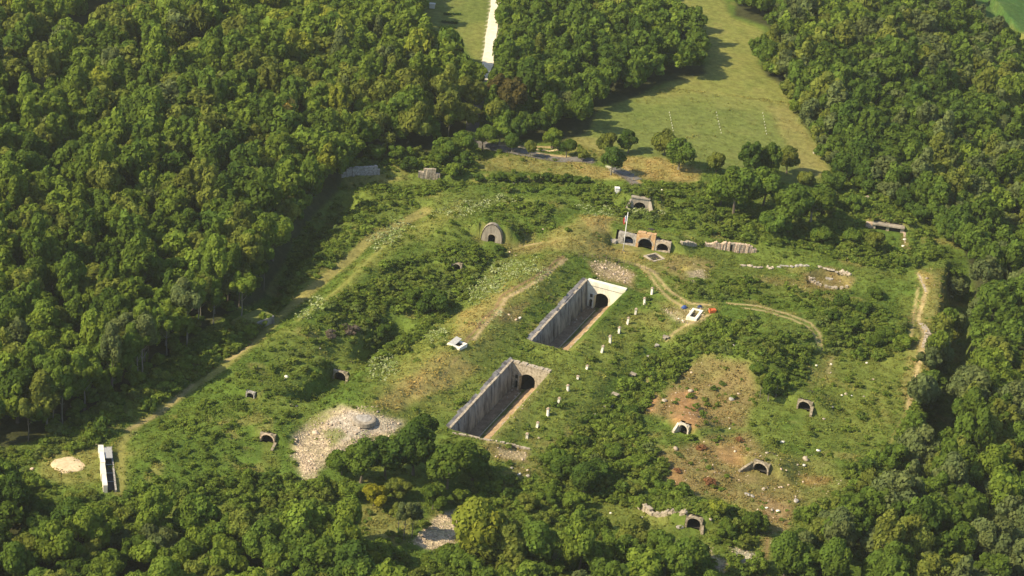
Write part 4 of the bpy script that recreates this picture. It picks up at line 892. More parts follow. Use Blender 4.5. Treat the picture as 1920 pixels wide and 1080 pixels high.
# ------------------------------------------------------------------ roads as draped sheets
def road(name, pts, wid, m, lift=.12, z=0, col=None):
    P = []
    for i in range(len(pts) - 1):
        for t in np.linspace(0, 1, 12, endpoint=False): P.append(G(pts[i][0] + (pts[i + 1][0] - pts[i][0]) * t, pts[i][1] + (pts[i + 1][1] - pts[i][1]) * t, z)[:2])
    P.append(G(*pts[-1], z)[:2]); P = np.array(P)
    for _ in range(3): P[1:-1] = (P[:-2] + P[1:-1] * 2 + P[2:]) / 4
    V = []; F = []; D = np.gradient(P, axis=0); D /= np.linalg.norm(D, axis=1)[:, None]; nn = np.stack([D[:, 1], -D[:, 0]], 1); m_ = 7
    off = np.linspace(-.5, .5, m_); W = np.interp(np.arange(len(P)), np.linspace(0, len(P) - 1, len(wid)), wid)
    X = P[:, None, 0] + nn[:, None, 0] * off * W[:, None]; Y = P[:, None, 1] + nn[:, None, 1] * off * W[:, None]
    rg = np.random.RandomState(3).uniform(-.25, .25, (len(P), 2)); X[:, 0] += rg[:, 0]; X[:, -1] += rg[:, 1]
    Z = H(X, Y); zc = np.maximum(Z, np.median(Z, 1)[:, None]); Z = zc + lift; n = len(P)
    V = np.stack([X, Y, Z], -1).reshape(-1, 3); i = np.arange(n * m_).reshape(n, m_); F = np.stack([i[:-1, :-1], i[:-1, 1:], i[1:, 1:], i[1:, :-1]], -1).reshape(-1, 4)
    return tag(link(name, npmesh(name, V, F, m, smooth=True)), kind='structure')
M['white_gravel'] = noisy('white_gravel', (.70, .62, .46), (.86, .79, .63), .6, bump=.2)
road('gravel_road', [(940, -160), (931, 0), (922, 60), (914, 122), (906, 150)], [4.2, 3.8, 3.8, 3.6], M['white_gravel'], z=0)
road('asphalt_road', [(906, 150), (898, 175), (886, 222), (886, 250), (905, 268), (940, 277), (985, 286), (1040, 295), (1092, 301), (1112, 305)], [4.5, 4.2, 4.2, 4], M['asphalt'])
road('gravel_path', [(936, 270), (985, 276), (1048, 278)], [1.2, 1.0], M['sand'])
road('ramp_road', [(1150, 318), (1170, 329), (1194, 346)], [4.0, 3.5], M['asphalt'])

# ------------------------------------------------------------------ the two walled courtyards
RU = np.random.RandomState(21)
def courtyard(idx, u0, u1, v0, v1, zf, zt, label, mf):
    root = empty('walled_courtyard', (O0[0], O0[1], 0), -AX); tag(root, label, 'courtyard', None)
    cz = (u0, u1, v0, v1, zf, zt); zf = float(zf[1]); zl = lambda q: float(floor_z(cz, q)); v = v0; k = 0
    while v < v1 - .1:
        L = min(RU.uniform(4.5, 6.5), v1 - v); L = v1 - v if v1 - v - L < 2 else L; b = MB(); o = RU.uniform(-.03, .03); top = zt + .12 + RU.uniform(-.05, .05)
        zz = zl(v + L / 2); P = [(-.75, zz - 1), (-.75, top), (.10 + o, top), (.9 + o, zz - .3), (.9 + o, zz - 1)]
        V = [(a, v + .02, c) for a, c in P] + [(a, v + L - .02, c) for a, c in P]; n = 5
        b.add(V, [tuple(range(n)), tuple(range(n, 2 * n))[::-1]] + [(i, n + i, n + (i + 1) % n, (i + 1) % n) for i in range(n)]); b.build('wall_panel', M['dark_concrete'], root)
        if k % 2 == 1: c = MB(); c.add([(.10, v - .35, top - .5), (.42, v - .35, top - .9), (1.15, v - .35, zl(v)), (.8, v - .35, zl(v)), (.10, v + .35, top - .5), (.42, v + .35, top - .9), (1.15, v + .35, zl(v)), (.8, v + .35, zl(v))], [(0, 1, 2, 3), (7, 6, 5, 4), (0, 4, 5, 1), (1, 5, 6, 2)]); c.build('buttress', M['dark_concrete'], root)
        v += L; k += 1
    b = MB(); v = v0
    while v < v1 - .8:
        L = RU.uniform(1.4, 2.3)
        if RU.rand() > (.3 if idx and v > v1 - 26 else .06): MB().box(-.35 + RU.uniform(-.04, .04), .22 + RU.uniform(-.03, .03), v, min(v + L - .03, v1), zt + .18, zt + .42 + RU.uniform(-.04, .05), .02).build('coping', M['stone'], root)
        v += L
    v = v0
    while v < v1 - 1:
        L = RU.uniform(2.0, 4.0)
        if RU.rand() > .12: w_ = RU.uniform(1.1, 1.6); z_ = RU.uniform(-.08, .1); MB().add([(-w_, v, zt + .2 + z_), (-.4, v, zt - .1), (-.4, v + L - .05, zt - .1), (-w_, v + L - .05, zt + .2), (-w_, v, zt + .55 + z_), (-.4, v, zt + .3), (-.4, v + L - .05, zt + .3), (-w_ + .1, v + L - .05, zt + .55 + z_)], [(0, 3, 2, 1), (4, 5, 6, 7), (0, 1, 5, 4), (1, 2, 6, 5), (2, 3, 7, 6), (3, 0, 4, 7)]).build('ledge', M['dark_concrete'], root)
        v += L
    # right hand and near retaining walls
    for k_ in range(14):
        v = v0 + 1.5 + (v1 - v0 - 4) * (k_ + RU.uniform(0, .8)) / 14; q = RU.uniform(.15, .4); zz = zl(v) + 1.75; MB().box(7.4 - q, 7.4 + q, v - q * 1.6, v + q * 1.6, zz - .3, zz + q * .6, .08).build('edge_stone', M['stone'], root)
    # end wall with the arched gate and a narrow door
    hh = zt - zf + .12
    pa, arc = arch_wall(0.0, 2.5, hh, 1.72, .95, 2.3, zf, v1 - .62, v1 + .5); fa = pa.build('door_wall', mf, root)
    barrel(arc, v1 + .5, v1 + 3.5, zf).build('doorway', M['inside_shade'], root)
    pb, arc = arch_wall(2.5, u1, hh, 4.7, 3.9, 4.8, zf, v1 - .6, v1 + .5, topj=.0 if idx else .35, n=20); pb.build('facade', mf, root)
    barrel(arc, v1 + .5, v1 + 9, zf).build('shade_dark_lining', M['inside_shade'], root)
    arch_ring(4.7, 3.9, 4.8, .4, v1 - .68, v1 - .5, zf, 18).build('arch_ring', mf if idx else M['stone'], root)
    fr = MB(); fr.box(1.35, 2.05, v1 - .70, v1 - .55, zf + 3.0, zf + 3.9); fr.build('vent_shade', M['inside_shade'], root)  # vent opening is a solid block, its inner shade painted near-black
    MB().box(2.30, 2.70, v1 - 1.2, v1 - .5, zf, zf + 4.0, top=.9).build('pier', mf, root)
    if idx: MB().box(.05, u1 - .05, v1 - .80, v1 + .56, zt - 1.1, zt + .2).build('cornice', mf, root); MB().box(.1, u1 - .6, v1 - .72, v1 - .5, zt - 1.24, zt - 1.12).build('string_course', M['stone'], root)
    else:
        b = MB(); u = 0
        while u < u1: L = RU.uniform(.5, 1.2); b.box(u, min(u + L, u1), v1 - .7, v1 + .6, zt - .1, zt + RU.uniform(.12, .45), .05); u += L
        b.build('broken_top', M['stone'], root)
    MB().add([(a_, b_, zl(b_) + c_) for b_ in (v0 + .4, v1 - 2) for a_, c_ in ((3.6, -.2), (3.8, -.2), (3.8, .14), (3.6, .14))], [(0, 1, 2, 3), (7, 6, 5, 4), (0, 4, 5, 1), (1, 5, 6, 2), (2, 6, 7, 3), (3, 7, 4, 0)]).build('kerb', M['grey_stone'], root)
    b = None
    for _ in range(9): a = RU.uniform(1.2, 3.4); c = RU.uniform(v1 - 14, v1 - 2); q = RU.uniform(.1, .35); MB().box(a, a + q, c, c + q, zl(c) - .05, zl(c) + q * .7, .05).build('fallen_stone', M['grey_stone'], root)
    return root
courtyard(0, *COURTS[0], 'near sunken courtyard with weathered grey stone gate and stained concrete wall', M['stone'])
courtyard(1, *COURTS[1], 'far sunken courtyard with bright white arched gate wall', M['white_stone'])
# parapet stones at the near end
b = MB(); pts = [RAY(a, c_) for a, c_ in ((852, 813), (915, 826), (950, 832), (996, 844))]
for i in range(3):
    n = int(np.linalg.norm(pts[i + 1] - pts[i]) / .8)
    for j in range(n): p = pts[i] + (pts[i + 1] - pts[i]) * (j / n); q = RU.uniform(.3, .5); b.box(p[0] - q, p[0] + q, p[1] - .25, p[1] + .25, p[2] - .3, p[2] + RU.uniform(.12, .35), .08)
tag(b.build('parapet_wall', M['stone']), 'low stone parapet closing the near end of the near courtyard', 'wall')

# ------------------------------------------------------------------ masonry portals
def portal(k, label, mw, mr=None, ring=.3, wings=(), topj=.45, ring_full=True, cap=False):
    px, py, yaw, ow, oh, ww, wh, ap, of = PT[k]; root = empty('tunnel_portal', PP[k], -R_(yaw)); tag(root, label, 'portal')
    mb, arc = arch_wall(-ww / 2, ww / 2, wh, 0, ow, oh, 0, -.72, .2, topj=topj, seed=len(k)); mb.build('facade', mw, root)
    barrel(arc, .2, 6).build('shade_dark_lining', M['inside_shade'], root)
    if ring: arch_ring(0, ow, oh, ring, -.8, -.6, 0, 14).build('arch_ring', mr or mw, root)
    for sx, L, h, ang in wings:
        x = sx * (ww / 2 + .1); ca, sa = math.cos(R_(ang)), math.sin(R_(ang)); V = []
        for dx in (-.3, .3):
            for y, z in ((-.7, -.3), (-.7, h), (-.7 - L, h * .25), (-.7 - L, -.3)): V.append((x + dx + sx * (-.7 - y) * sa, -.7 + (y + .7) * ca, z))
        MB().add(V, [(0, 1, 2, 3), (7, 6, 5, 4), (0, 4, 5, 1), (1, 5, 6, 2), (2, 6, 7, 3), (3, 7, 4, 0)]).build('wing_wall', mw, root)
    if cap: MB().box(-ww / 2 - .1, ww / 2 + .1, -1.0, .5, wh - .12, wh + .22).build('cap_slab', M['concrete'], root)
    return root
portal('rear', 'concrete portal with splayed wing walls below the asphalt ramp', M['concrete'], ring=.2, wings=((1, 2.0, 3.0, 28), (-1, 2.0, 3.0, 28)), topj=0, cap=True)
portal('small', 'small pale stone vault opening among bushes on the left bank', M['old_stone'], M['stone'], ring=.25, topj=.2)
portal('slope', 'pale arched vault mouth opening into the hollow of the left bank', M['old_stone'], M['stone'], ring=.3, wings=((1, 1.6, 2.0, 10),), topj=.3)
portal('brick', 'reddish brick vault mouth left of the grey rubble mound', M['old_stone'], M['pink_stone'], ring=.3, wings=((1, 3.0, .6, 4),), topj=.3)
portal('right', 'stone vault mouth at the end of a grassy lane with curved right wing', M['old_stone'], M['stone'], ring=.3, wings=((1, 2.2, 1.9, 8),), topj=.2)
portal('lower', 'stone vault mouth with dark angled left wing on the brown slope', M['old_stone'], M['stone'], ring=.35, wings=((-1, 3.6, 2.2, 30),), topj=.2)
portal('white', 'broken white stone vault mouth beside the red earth slope', M['pale_rock'], ring=.45, wings=((-1, 1.4, 2.4, 10),), topj=.5)
portal('rock', 'rocky arched vault mouth between bushes at the bottom', M['old_stone'], M['stone'], ring=.45, wings=((1, 1.4, 1.6, 10),), topj=.5)
portal('hole', 'tiny half-buried dark opening on the left bank', M['grey_stone'], ring=.2, topj=.2)
px, py, yaw = PT['triple'][:3]; root = empty('arched_casemate', PP['triple'], -R_(yaw)); tag(root, 'row of three arched vaults with ochre brick centre right of the flagpole', 'casemate')
for x0, x1, h, cx, ow, oh, z, m, rm in ((-8.0, -2.7, 3.5, -5.0, 2.9, 2.5, .25, 'grey_stone', 'grey_stone'), (-2.7, 2.7, 4.4, 0, 4.0, 3.1, 0, 'brick', 'stone'), (2.7, 7.2, 3.4, 5.0, 3.3, 2.5, .1, 'stone', 'stone')):
    mb, arc = arch_wall(x0, x1, h - z, cx, ow, oh, z - .0, -.85 - (.15 if cx == 0 else 0), .55, topj=.35, seed=int(x1 * 3) + 9); mb.build('facade', M[m], root)
    barrel(arc, .55, 7, z).build('vault_lining', M['inside_shade'], root); arch_ring(cx, ow, oh, .35, -1.08 if cx == 0 else -.95, -.7, z, 14).build('arch_ring', M[rm], root)
    if z: MB().box(x0 + .02, x1 - .02, -.82, .5, -.5, z - .005).build('sill', M[m], root)
MB().box(-6.3, -3.7, -.3, -.2, .9, 1.0).build('rail', M['navy'], root); MB().box(-6.3, -3.7, -.3, -.2, 1.4, 1.5).build('rail', M['navy'], root)
b = MB()
for _ in range(16): x = RU.uniform(-11.5, -8); q = RU.uniform(.35, .9); b.box(x, x + q * 1.3, -1.2 + RU.uniform(-.8, .6), -.2, -.4, q * 1.5 * (1 - (-8 - x) / 5), .2)
b.build('broken_wall_end', M['grey_stone'], root)
b = MB(); x = -2.6
while x < 2.6: L = RU.uniform(.4, .9); b.box(x, x + L, -.95, .6, 4.25, 4.5 + RU.uniform(0, .3), .06); x += L
b.build('brick_cornice', M['brick'], root)
# domed niche
px, py, yaw, ow, oh, ww, wh = PT['niche'][:7]; root = empty('domed_niche', PP['niche'], -R_(yaw)); tag(root, 'grey domed concrete niche with a small arched doorway', 'niche')
mb, arc = arch_wall(-ww / 2, ww / 2, wh, 0, ow, oh, 0, -.8, .55); k = len(arc); V = list(mb.v)
for s_ in (0, 1):
    for i in range(k):
        t = math.pi * i / (k - 1); q = list(V[s_ * 2 * k + k + i]); q[0] = ww / 2 * math.cos(t); q[2] = wh * math.sin(t) ** .85; V[s_ * 2 * k + k + i] = tuple(q)
mb.v = V; mb.build('facade', M['concrete'], root); barrel(arc, .55, 4).build('doorway', M['inside_shade'], root); arch_ring(0, ow, oh, .2, -.88, -.7).build('arch_ring', M['stone'], root)
V = [];F = []; n = 14
for j, (y, sc_) in enumerate(((-.9, 1.07), (.2, 1.1), (1.6, 1.0), (3.4, .7))):
    V += [(ww / 2 * sc_ * math.cos(t), y, wh * sc_ * math.sin(t) ** .85 - (0, 0, .6, 1.6)[j]) for t in np.linspace(0, math.pi, n)]
for j in range(3):
    for i in range(n - 1): F.append((j * n + i, j * n + i + 1, (j + 1) * n + i + 1, (j + 1) * n + i))
MB().add(V, F).build('vault_shell', M['concrete'], root, smooth=True)
# bunker with two slots
px, py, yaw = PT['bunker'][:3]; root = empty('concrete_bunker', PP['bunker'], -R_(yaw)); tag(root, 'low bunker with two dark slots under a turf-covered slab', 'bunker')
MB().box(-4.8, 4.8, -1.6, 1.4, 1.55, 2.0, .05).build('roof_slab', M['concrete'], root, bevel=.05)
for x0, x1 in ((-4.7, -3.7), (-.55, .35), (3.7, 4.7)): MB().box(x0, x1, -1.0, 1.2, -.3, 1.55).build('pier', M['stone'], root)
MB().box(-3.7, -.55, -.2, 3.5, -.2, 1.54).build('bay_shade', M['inside_shade'], root); MB().box(.35, 3.7, -.2, 3.5, -.2, 1.54).build('bay_shade', M['inside_shade'], root)  # solid near-black blocks stand in for the shade within the slots
MB().box(-6.6, -4.75, -1.2, .6, -.3, 1.8, .15).build('side_wall', M['pink_stone'], root)
MB().box(4.75, 5.4, -9, -.9, -.3, .5, .15).build('wing_wall', M['pink_stone'], root)

# ------------------------------------------------------------------ small built things
def put(px, py, rz=0): p = RAY(px, py); return p
CHIM = [(1222, 552), (1208, 571), (1191, 590), (1176, 608), (1160, 626), (1144, 643), (1128, 661), (1100, 692), (1083, 711), (1064.5, 733), (1046, 758), (1027, 779), (1007, 801), (988, 822)]
cb = MB().box(-.32, .32, -.32, .32, -.5, 1.75, .02, top=.9); cb2 = MB().box(-.42, .42, -.42, .42, 1.75, 1.95, .02); cb3 = MB().box(-.22, .22, -.22, .22, 1.955, 2.15, .03)
ORDC = ['farthest', 'second farthest', 'third farthest', 'fourth farthest', 'fifth farthest', 'sixth farthest', 'seventh farthest']
c0 = None
for i, (px, py) in enumerate(CHIM):
    p = put(px, py); sh = [1, 1, 1, 1, 1, 1.1, 1.05, .55, .5, .85, .95, 1.0, .7, .75][i]
    if c0 is None:
        c0 = r = empty('vent_chimney', p); cb.build('shaft', M['white_stone'], r, bevel=.02); cb2.build('cap', M['stone'], r); cb3.build('pot', M['pink_stone'], r)
    else:
        r = c0.copy(); COL.objects.link(r)
        for ch in c0.children: c = ch.copy(); COL.objects.link(c); c.parent = r
    r.location = p; r.scale = (.9, .9, sh * .95); r.rotation_euler = (R_(RU.uniform(-7, 7)), R_(RU.uniform(-7, 7)), -AX + RU.uniform(-.2, .2))
    which = 'far' if i < 7 else 'near'
    tag(r, f"{'stumpy ' if sh < .8 else ''}pale stone vent chimney, {ORDC[i % 7]} in the row beside the {which} courtyard", 'chimney', 'stone vent chimneys in a row along the courtyards')
SLAB = [(1248, 634, 1.6), (1232, 650, 1.1), (1217, 672, 1.4), (1187, 704, 1.6), (1222, 700, 2.2), (1173, 722, 1.7), (1153, 742, 1.9), (1140, 763, 2.2), (1120, 785, 2.4), (1103, 807, 1.7)]
ORDS = ['farthest', 'second', 'third', 'fourth', 'fifth', 'sixth', 'seventh', 'eighth', 'ninth', 'nearest']
for i, (px, py, s) in enumerate(SLAB):
    p = put(px, py); b = MB(); b.box(-s / 2, s / 2, -s * .32, s * .32, .35, .62, .07); b.box(-s * .4, s * .1, -s * .6, -s * .1, .05, .4, .1)
    o = b.build('stone_slab', M['grey_stone' if i % 3 else 'concrete'], None, p, -AX + RU.uniform(-.3, .3)); tag(o, f"broken flat pale slab on the bushy bank, {ORDS[i]} along the line", 'slab', 'pale flat slabs lying on the bank right of the chimneys')
# flagpole
p = put(1168, 472); root = empty('flagpole', p); tag(root, 'tall white flagpole with a limp tricolour flag', 'flagpole')
tilt = R_(1.5); MB().tube([(0, 0, -.3), (0, 0, 6), (0, 0, 12)], [.15, .12, .09], 10).build('pole', M['white_paint'], root, smooth=True)
MB().tube([(0, 0, 12), (0, 0, 12.12), (0, 0, 12.25)], [.06, .13, .04], 10).build('finial', M['white_paint'], root); MB().box(-.5, .5, -.5, .5, -.2, .12, .03).build('base', M['concrete'], root)
def flagband(z0, z1, x0, x1, seed):
    V = []; n = 6; rs = np.random.RandomState(seed)
    for i in range(n + 1):
        for j in range(3):
            t = i / n; V.append((-(x0 + (x1 - x0) * j / 2) * (1 - .25 * t), .07 * math.sin(i * 1.7 + j * 2), z0 + (z1 - z0) * t - .25 * j))
    F = [(i * 3 + j, i * 3 + j + 1, i * 3 + 3 + j + 1, i * 3 + 3 + j) for i in range(n) for j in range(2)]
    return MB().add(V, F)
fl = flagband(11.2, 9.6, .1, .45, 1).build('flag', M['flag_blue'], root); flagband(11.1, 9.3, .45, .75, 2).build('white_band', M['flag_white'], fl); flagband(10.6, 8.7, .72, 1.1, 3).build('red_band', M['flag_red'], fl)
# white-framed shaft and the gear around it
def frame_shaft(px, py, lx, ly, t, h, m, label, rz, inner='inside_shade', lid=False):
    p = put(px, py); root = empty('shaft_frame', p, rz); tag(root, label, 'shaft')
    b = MB(); b.box(-lx / 2, lx / 2, -ly / 2, -ly / 2 + t, -.6, h, .02); b.box(-lx / 2, lx / 2, ly / 2 - t, ly / 2, -.6, h, .02); b.box(-lx / 2, -lx / 2 + t, -ly / 2 + t, ly / 2 - t, -.6, h - .005, .01); b.box(lx / 2 - t, lx / 2, -ly / 2 + t, ly / 2 - t, -.6, h - .005, .01)
    b.build('kerb_frame', M[m], root); MB().box(-lx / 2 + t, lx / 2 - t, -ly / 2 + t, ly / 2 - t, -.5, .12).build('shaft_shade', M[inner], root)  # near-black plate at ground level paints the shade of a deep shaft
    if lid: V = [(-lx * .45, -ly * .35, h), (lx * .05, -ly * .4, h), (lx * .1, ly * .4, h + .8), (-lx * .35, ly * .4, h + .9)]; V += [(a, b_, c + .12) for a, b_, c in V]; MB().add(V, [(0, 3, 2, 1), (4, 5, 6, 7), (0, 1, 5, 4), (1, 2, 6, 5), (2, 3, 7, 6), (3, 0, 4, 7)]).build('lid', M['grey_metal'], root)
frame_shaft(1302, 592, 2.9, 6.0, .7, .7, 'white_stone', 'white stone frame round a dark rectangular shaft by the track junction', -AX)
frame_shaft(857, 647, 3.8, 3.4, .6, .45, 'white_stone', 'pale square shaft frame with a tilted grey lid at the end of the trail', -AX - .2, lid=True)
frame_shaft(1227, 484, 4.4, 4.4, .55, .35, 'stone', 'diamond-shaped stone kerb round an open pit near the flagpole', R_(38))
def heap(px, py, m, name, label, cat, s=1.0):
    p = put(px, py); root = empty(name, p, .4); tag(root, label, cat); rs = np.random.RandomState(int(px)); V = []; F = []
    for i in range(5):
        for j in range(12): t = j * math.pi / 6; r = [1.0, .95, .75, .4, .05][i] * (1 + rs.uniform(-.12, .12)); V.append((s * r * math.cos(t), s * r * .7 * math.sin(t), s * [0, .45, .8, 1.0, 1.05][i]))
    for i in range(4):
        for j in range(12): F.append((i * 12 + j, i * 12 + (j + 1) % 12, (i + 1) * 12 + (j + 1) % 12, (i + 1) * 12 + j))
    MB().add(V, F).build('tarpaulin', M[m], root, smooth=True)
    for a, c in ((-.9, -.5), (.9, -.5), (.8, .6), (-.8, .6)): MB().box(a * s - .12, a * s + .12, c * s - .12, c * s + .12, -.05, .16, .03).build('weight_stone', M['stone'], root)
heap(1283, 578, 'blue', 'covered_pile', 'bright blue tarpaulin-covered pile left of the white shaft frame', 'covered pile', .8)
heap(1312, 577, 'navy', 'covered_pile', 'dark navy covered pile behind the white shaft frame', 'covered pile', .75)
p = put(1335, 586); root = empty('plastic_tub', p, .3); tag(root, 'orange open-topped tub right of the white shaft frame', 'tub')
b = MB(); b.box(-.85, .85, -.6, .6, 0, .15, top=1); b.box(-.9, -.8, -.65, .65, .1, 1.0); b.box(.8, .9, -.65, .65, .1, 1.0); b.box(-.8, .8, -.65, -.55, .1, .85); b.box(-.8, .8, .55, .65, .1, 1.0); b.build('body', M['orange'], root, bevel=.03)
MB().box(-.2, .79, -.5, .5, .16, .95).build('load', M['orange'], root); MB().tube([(-.9, -.4, .9), (-1.15, -.4, 1.05), (-1.15, .4, 1.05), (-.9, .4, .9)], [.04] * 4, 6).build('handle', M['grey_metal'], root)
# white trench wall, lower left
A = RAY(192, 846); B_ = RAY(200, 924); d = (A - B_)[:2]; L = float(np.linalg.norm(d)); yaw = math.atan2(-d[0], d[1])
root = empty('trench_wall', (*B_[:2], (A[2] + B_[2]) / 2), yaw); tag(root, 'long white-topped wall with a dark trench along its right side', 'wall')
b = MB(); v = 0; i = 0
while v < L: q = min(RU.uniform(3.2, 5), L - v); b.box(-.75 - .2 * (i % 2), .15, v, v + q - .06, -.8, 1.9 + RU.uniform(-.12, .1), .05); v += q; i += 1
b.build('wall_body', M['white_stone'], root); b = MB(); b.box(1.75, 2.15, 0, L - .5, -.8, .55, .03); b.box(.35, 2.15, L - .5, L, -.8, 1.2, .05); b.build('trench_kerb', M['grey_stone'], root)
MB().box(.16, 1.74, .3, L - .6, -.6, .42).build('trench_shade', M['inside_shade'], root)  # no trench is dug: near-black plate paints the shade between the walls
MB().box(.2, 1.9, L - 5.6, L - 1.2, 1.55, 1.7).build('cover_plate', M['grey_metal'], root)
for q in (2.5, 6, 9.5): MB().tube([(.3, q, 1.2), (1.9, q + 1, .5)], [.06, .06], 5).build('strut', M['grey_metal'], root)
# sandy oval
p = put(130, 873); V = [(0, 0, .35)]; n = 30; rs = np.random.RandomState(4); ja = 1 + .07 * np.sin(np.arange(n) * .9 + 1) + rs.uniform(-.04, .04, n)
for ring, zz in ((.6, .3), (.95, .12), (1.03, -.25)): V += [(3.9 * ring * ja[j] * math.cos(j * 2 * math.pi / n), 3.4 * ring * ja[j] * math.sin(j * 2 * math.pi / n), zz + rs.uniform(-.04, .04)) for j in range(n)]
F = [(0, 1 + j, 1 + (j + 1) % n) for j in range(n)] + [(1 + r * n + j, 1 + (r + 1) * n + j, 1 + (r + 1) * n + (j + 1) % n, 1 + r * n + (j + 1) % n) for r in range(2) for j in range(n)]
tag(MB().add(V, F).build('sand_patch', M['sand'], None, (p[0], p[1], p[2] + .15)), 'oval patch of sandy gravel in the grass at the lower left', 'sand')
# turret on the rubble mound
p = put(682, 786); root = empty('gun_turret', p + np.array([0, 0, -.1])); tag(root, 'round concrete turret cap on the grey rubble mound', 'turret')
MB().tube([(0, 0, -.6), (0, 0, .3), (0, 0, .45)], [3.0, 2.85, 2.5], 32).build('ring_wall', M['concrete'], root); MB().tube([(0, 0, .4), (0, 0, .55), (0, 0, .62)], [1.9, 1.7, .9], 28).build('dome', M['grey_stone'], root)
# gun pit rings
p = RAY(1555, 522); root = empty('gun_pit', p); tag(root, 'round sunken gun pit ringed with broken pale stones', 'gun pit')
for nm, r, h, a0, a1, st, mm in (('outer_kerb', 6.7, 1.15, 10, 395, .9, 'stone'), ('inner_kerb', 4.9, .35, 10, 230, .8, 'grey_stone')):
    b = MB(); a = a0
    while a < a1:
        t = R_(a); q = RU.uniform(.25, .5)
        if RU.rand() > .22: MB().box(r * math.cos(t) - q, r * math.cos(t) + q, r * math.sin(t) - q, r * math.sin(t) + q, -.4, h * RU.uniform(.4, 1.1), .12).build('kerb_stone', M[mm], root)
        a += math.degrees(st / r)
MB().tube([(0, 0, -.4), (0, 0, .18)], [1.3, 1.2], 18).build('pivot_plinth', M['grey_stone'], root)
# old ditch walls and ruined walls
def rock(seed, sub=2):
    import bmesh
    bm = bmesh.new(); bmesh.ops.create_icosphere(bm, subdivisions=sub, radius=.5); rs = np.random.RandomState(seed); pl = rs.normal(size=(7, 3)); pl /= np.linalg.norm(pl, axis=1)[:, None]; dd = rs.uniform(.26, .42, 7)
    for v in bm.verts:
        c = np.array(v.co)
        for n_, d_ in zip(pl, dd):
            e = c @ n_ - d_
            if e > 0: c = c - n_ * e
        v.co = c * [1.2, .95, .8]
    V = np.array([v.co[:] for v in bm.verts]); F = np.array([[v.index for v in f.verts] for f in bm.faces]); bm.free(); return V, F
def ragged_wall(name, label, x0y0, x1y1, h, m, thick=.9, step=.7, var=.35, door=None, cat='wall', sink=.8):
    A, B = RAY(*x0y0), RAY(*x1y1); d = (B - A); L = float(np.hypot(d[0], d[1])); root = empty(name, A, math.atan2(d[1], d[0])); tag(root, label, cat); b = MB(); x = 0
    hh = h
    while x < L:
        w_ = min(RU.uniform(.35, .8) * step, L - x); zb = d[2] * x / L; hh = np.clip(hh + RU.uniform(-1, 1) * h * var * .45, h * (1 - var), h * 1.12)
        if x < 1.2 or x > L - 1.6: hh = min(hh, h * .55)
        if not (door and door[0] - .6 < x < door[0] + .4):
            if cat == 'rock face':
                if RU.rand() < .5: V, F_ = rock(int(RU.randint(60)), 1); q = hh * RU.uniform(.5, 1.1); a_ = RU.uniform(0, 6); c_, s__ = math.cos(a_), math.sin(a_); W = V @ np.array([[c_, s__, 0], [-s__, c_, 0], [0, 0, 1]]) * [w_ * 2.6, thick * 1.6, q * 2.2] + [x, RU.uniform(-.3, .7), zb]; MB().add(W, F_.tolist()).build('rock', M[m], root)
            else: b.box(x, x + w_ + .02, RU.uniform(-.15, .06), thick + RU.uniform(-.1, .1), zb - sink, zb + hh, .1)
        x += w_
    if b.v: b.build('masonry', M[m], root)
    if door: zb = d[2] * door[0] / L; MB().box(door[0] - .65, door[0] + .7, .45, .8, zb - .3, zb + door[1]).build('doorway', M['inside_shade'], root); MB().box(door[0] - .8, door[0] + .85, -.1, .7, zb + door[1], zb + door[1] + .35).build('lintel', M['stone'], root)  # door opening backed by a near-black plate, painted as the shade within
    return root
ragged_wall('ditch_wall', 'bright pale ditch wall between bushes beyond the fort', (784, 333), (824, 338), 3.4, 'stone', var=.12, step=1.2, sink=1.5)
ragged_wall('ditch_wall', 'grey shaded ditch wall at the corner of the left wood', (640, 333), (712, 328), 3.2, 'grey_stone', var=.12, step=1.2, sink=1.5)
ragged_wall('ruined_wall', 'ruined pinkish stone wall with a small dark doorway', (1322, 462), (1418, 474), 1.8, 'pink_stone', var=.55, door=(7.6, 1.6))
ragged_wall('ruined_wall', 'low broken stone wall between the arches and the pinkish wall', (1278, 458), (1306, 462), 1.2, 'stone', var=.5)
ragged_wall('rock_face', 'short pale rock face along the bank, left one below the pinkish wall', (1395, 500), (1450, 503), 1.8, 'stone', var=.8, step=1.1, cat='rock face')
ragged_wall('rock_face', 'broken white rock face beyond the round gun pit', (1530, 500), (1600, 518), 2.2, 'stone', var=.85, step=1.1, cat='rock face')
ragged_wall('rock_face', 'low rock face between the pinkish wall and the gun pit', (1455, 500), (1520, 500), 1.2, 'grey_stone', var=.8, step=1.3, cat='rock face')
ragged_wall('retaining_wall', 'crumbling pale retaining wall curving left of the rocky arch', (1183, 945), (1222, 968), 1.6, 'stone', var=.8, step=1.1)
ragged_wall('retaining_wall', 'lower end of the crumbling pale wall beside the rocky arch', (1224, 968), (1280, 985), 1.4, 'stone', var=.85, step=1.1)
ragged_wall('edging_wall', 'thin line of white stones along the stony footpath', (1721, 515), (1735, 548), .4, 'stone', thick=.6, var=.6)
ragged_wall('edging_wall', 'white stone kerb at the bend of the stony footpath', (1722, 606), (1734, 626), .4, 'stone', thick=1.6, var=.5)
ragged_wall('edging_wall', 'broken pale kerb running down from the footpath bend', (1734, 628), (1728, 652), .35, 'stone', thick=.9, var=.7)
# concrete wedge on the left track
p = RAY(486, 616); root = empty('concrete_wedge', p, R_(52)); tag(root, 'dark concrete wedge with a turf top beside the grassy track', 'bunker')
MB().box(-5.2, 5.2, -.2, 3.4, -1.2, 1.9, .15, top=.94).build('slab', M['dark_concrete'], root); MB().box(-5.0, 5.0, .1, 5.0, 1.2, 2.05, .25, top=.96).build('turf_top', noisy('turf', (.10, .13, .03), (.17, .18, .05), 1.2), root)
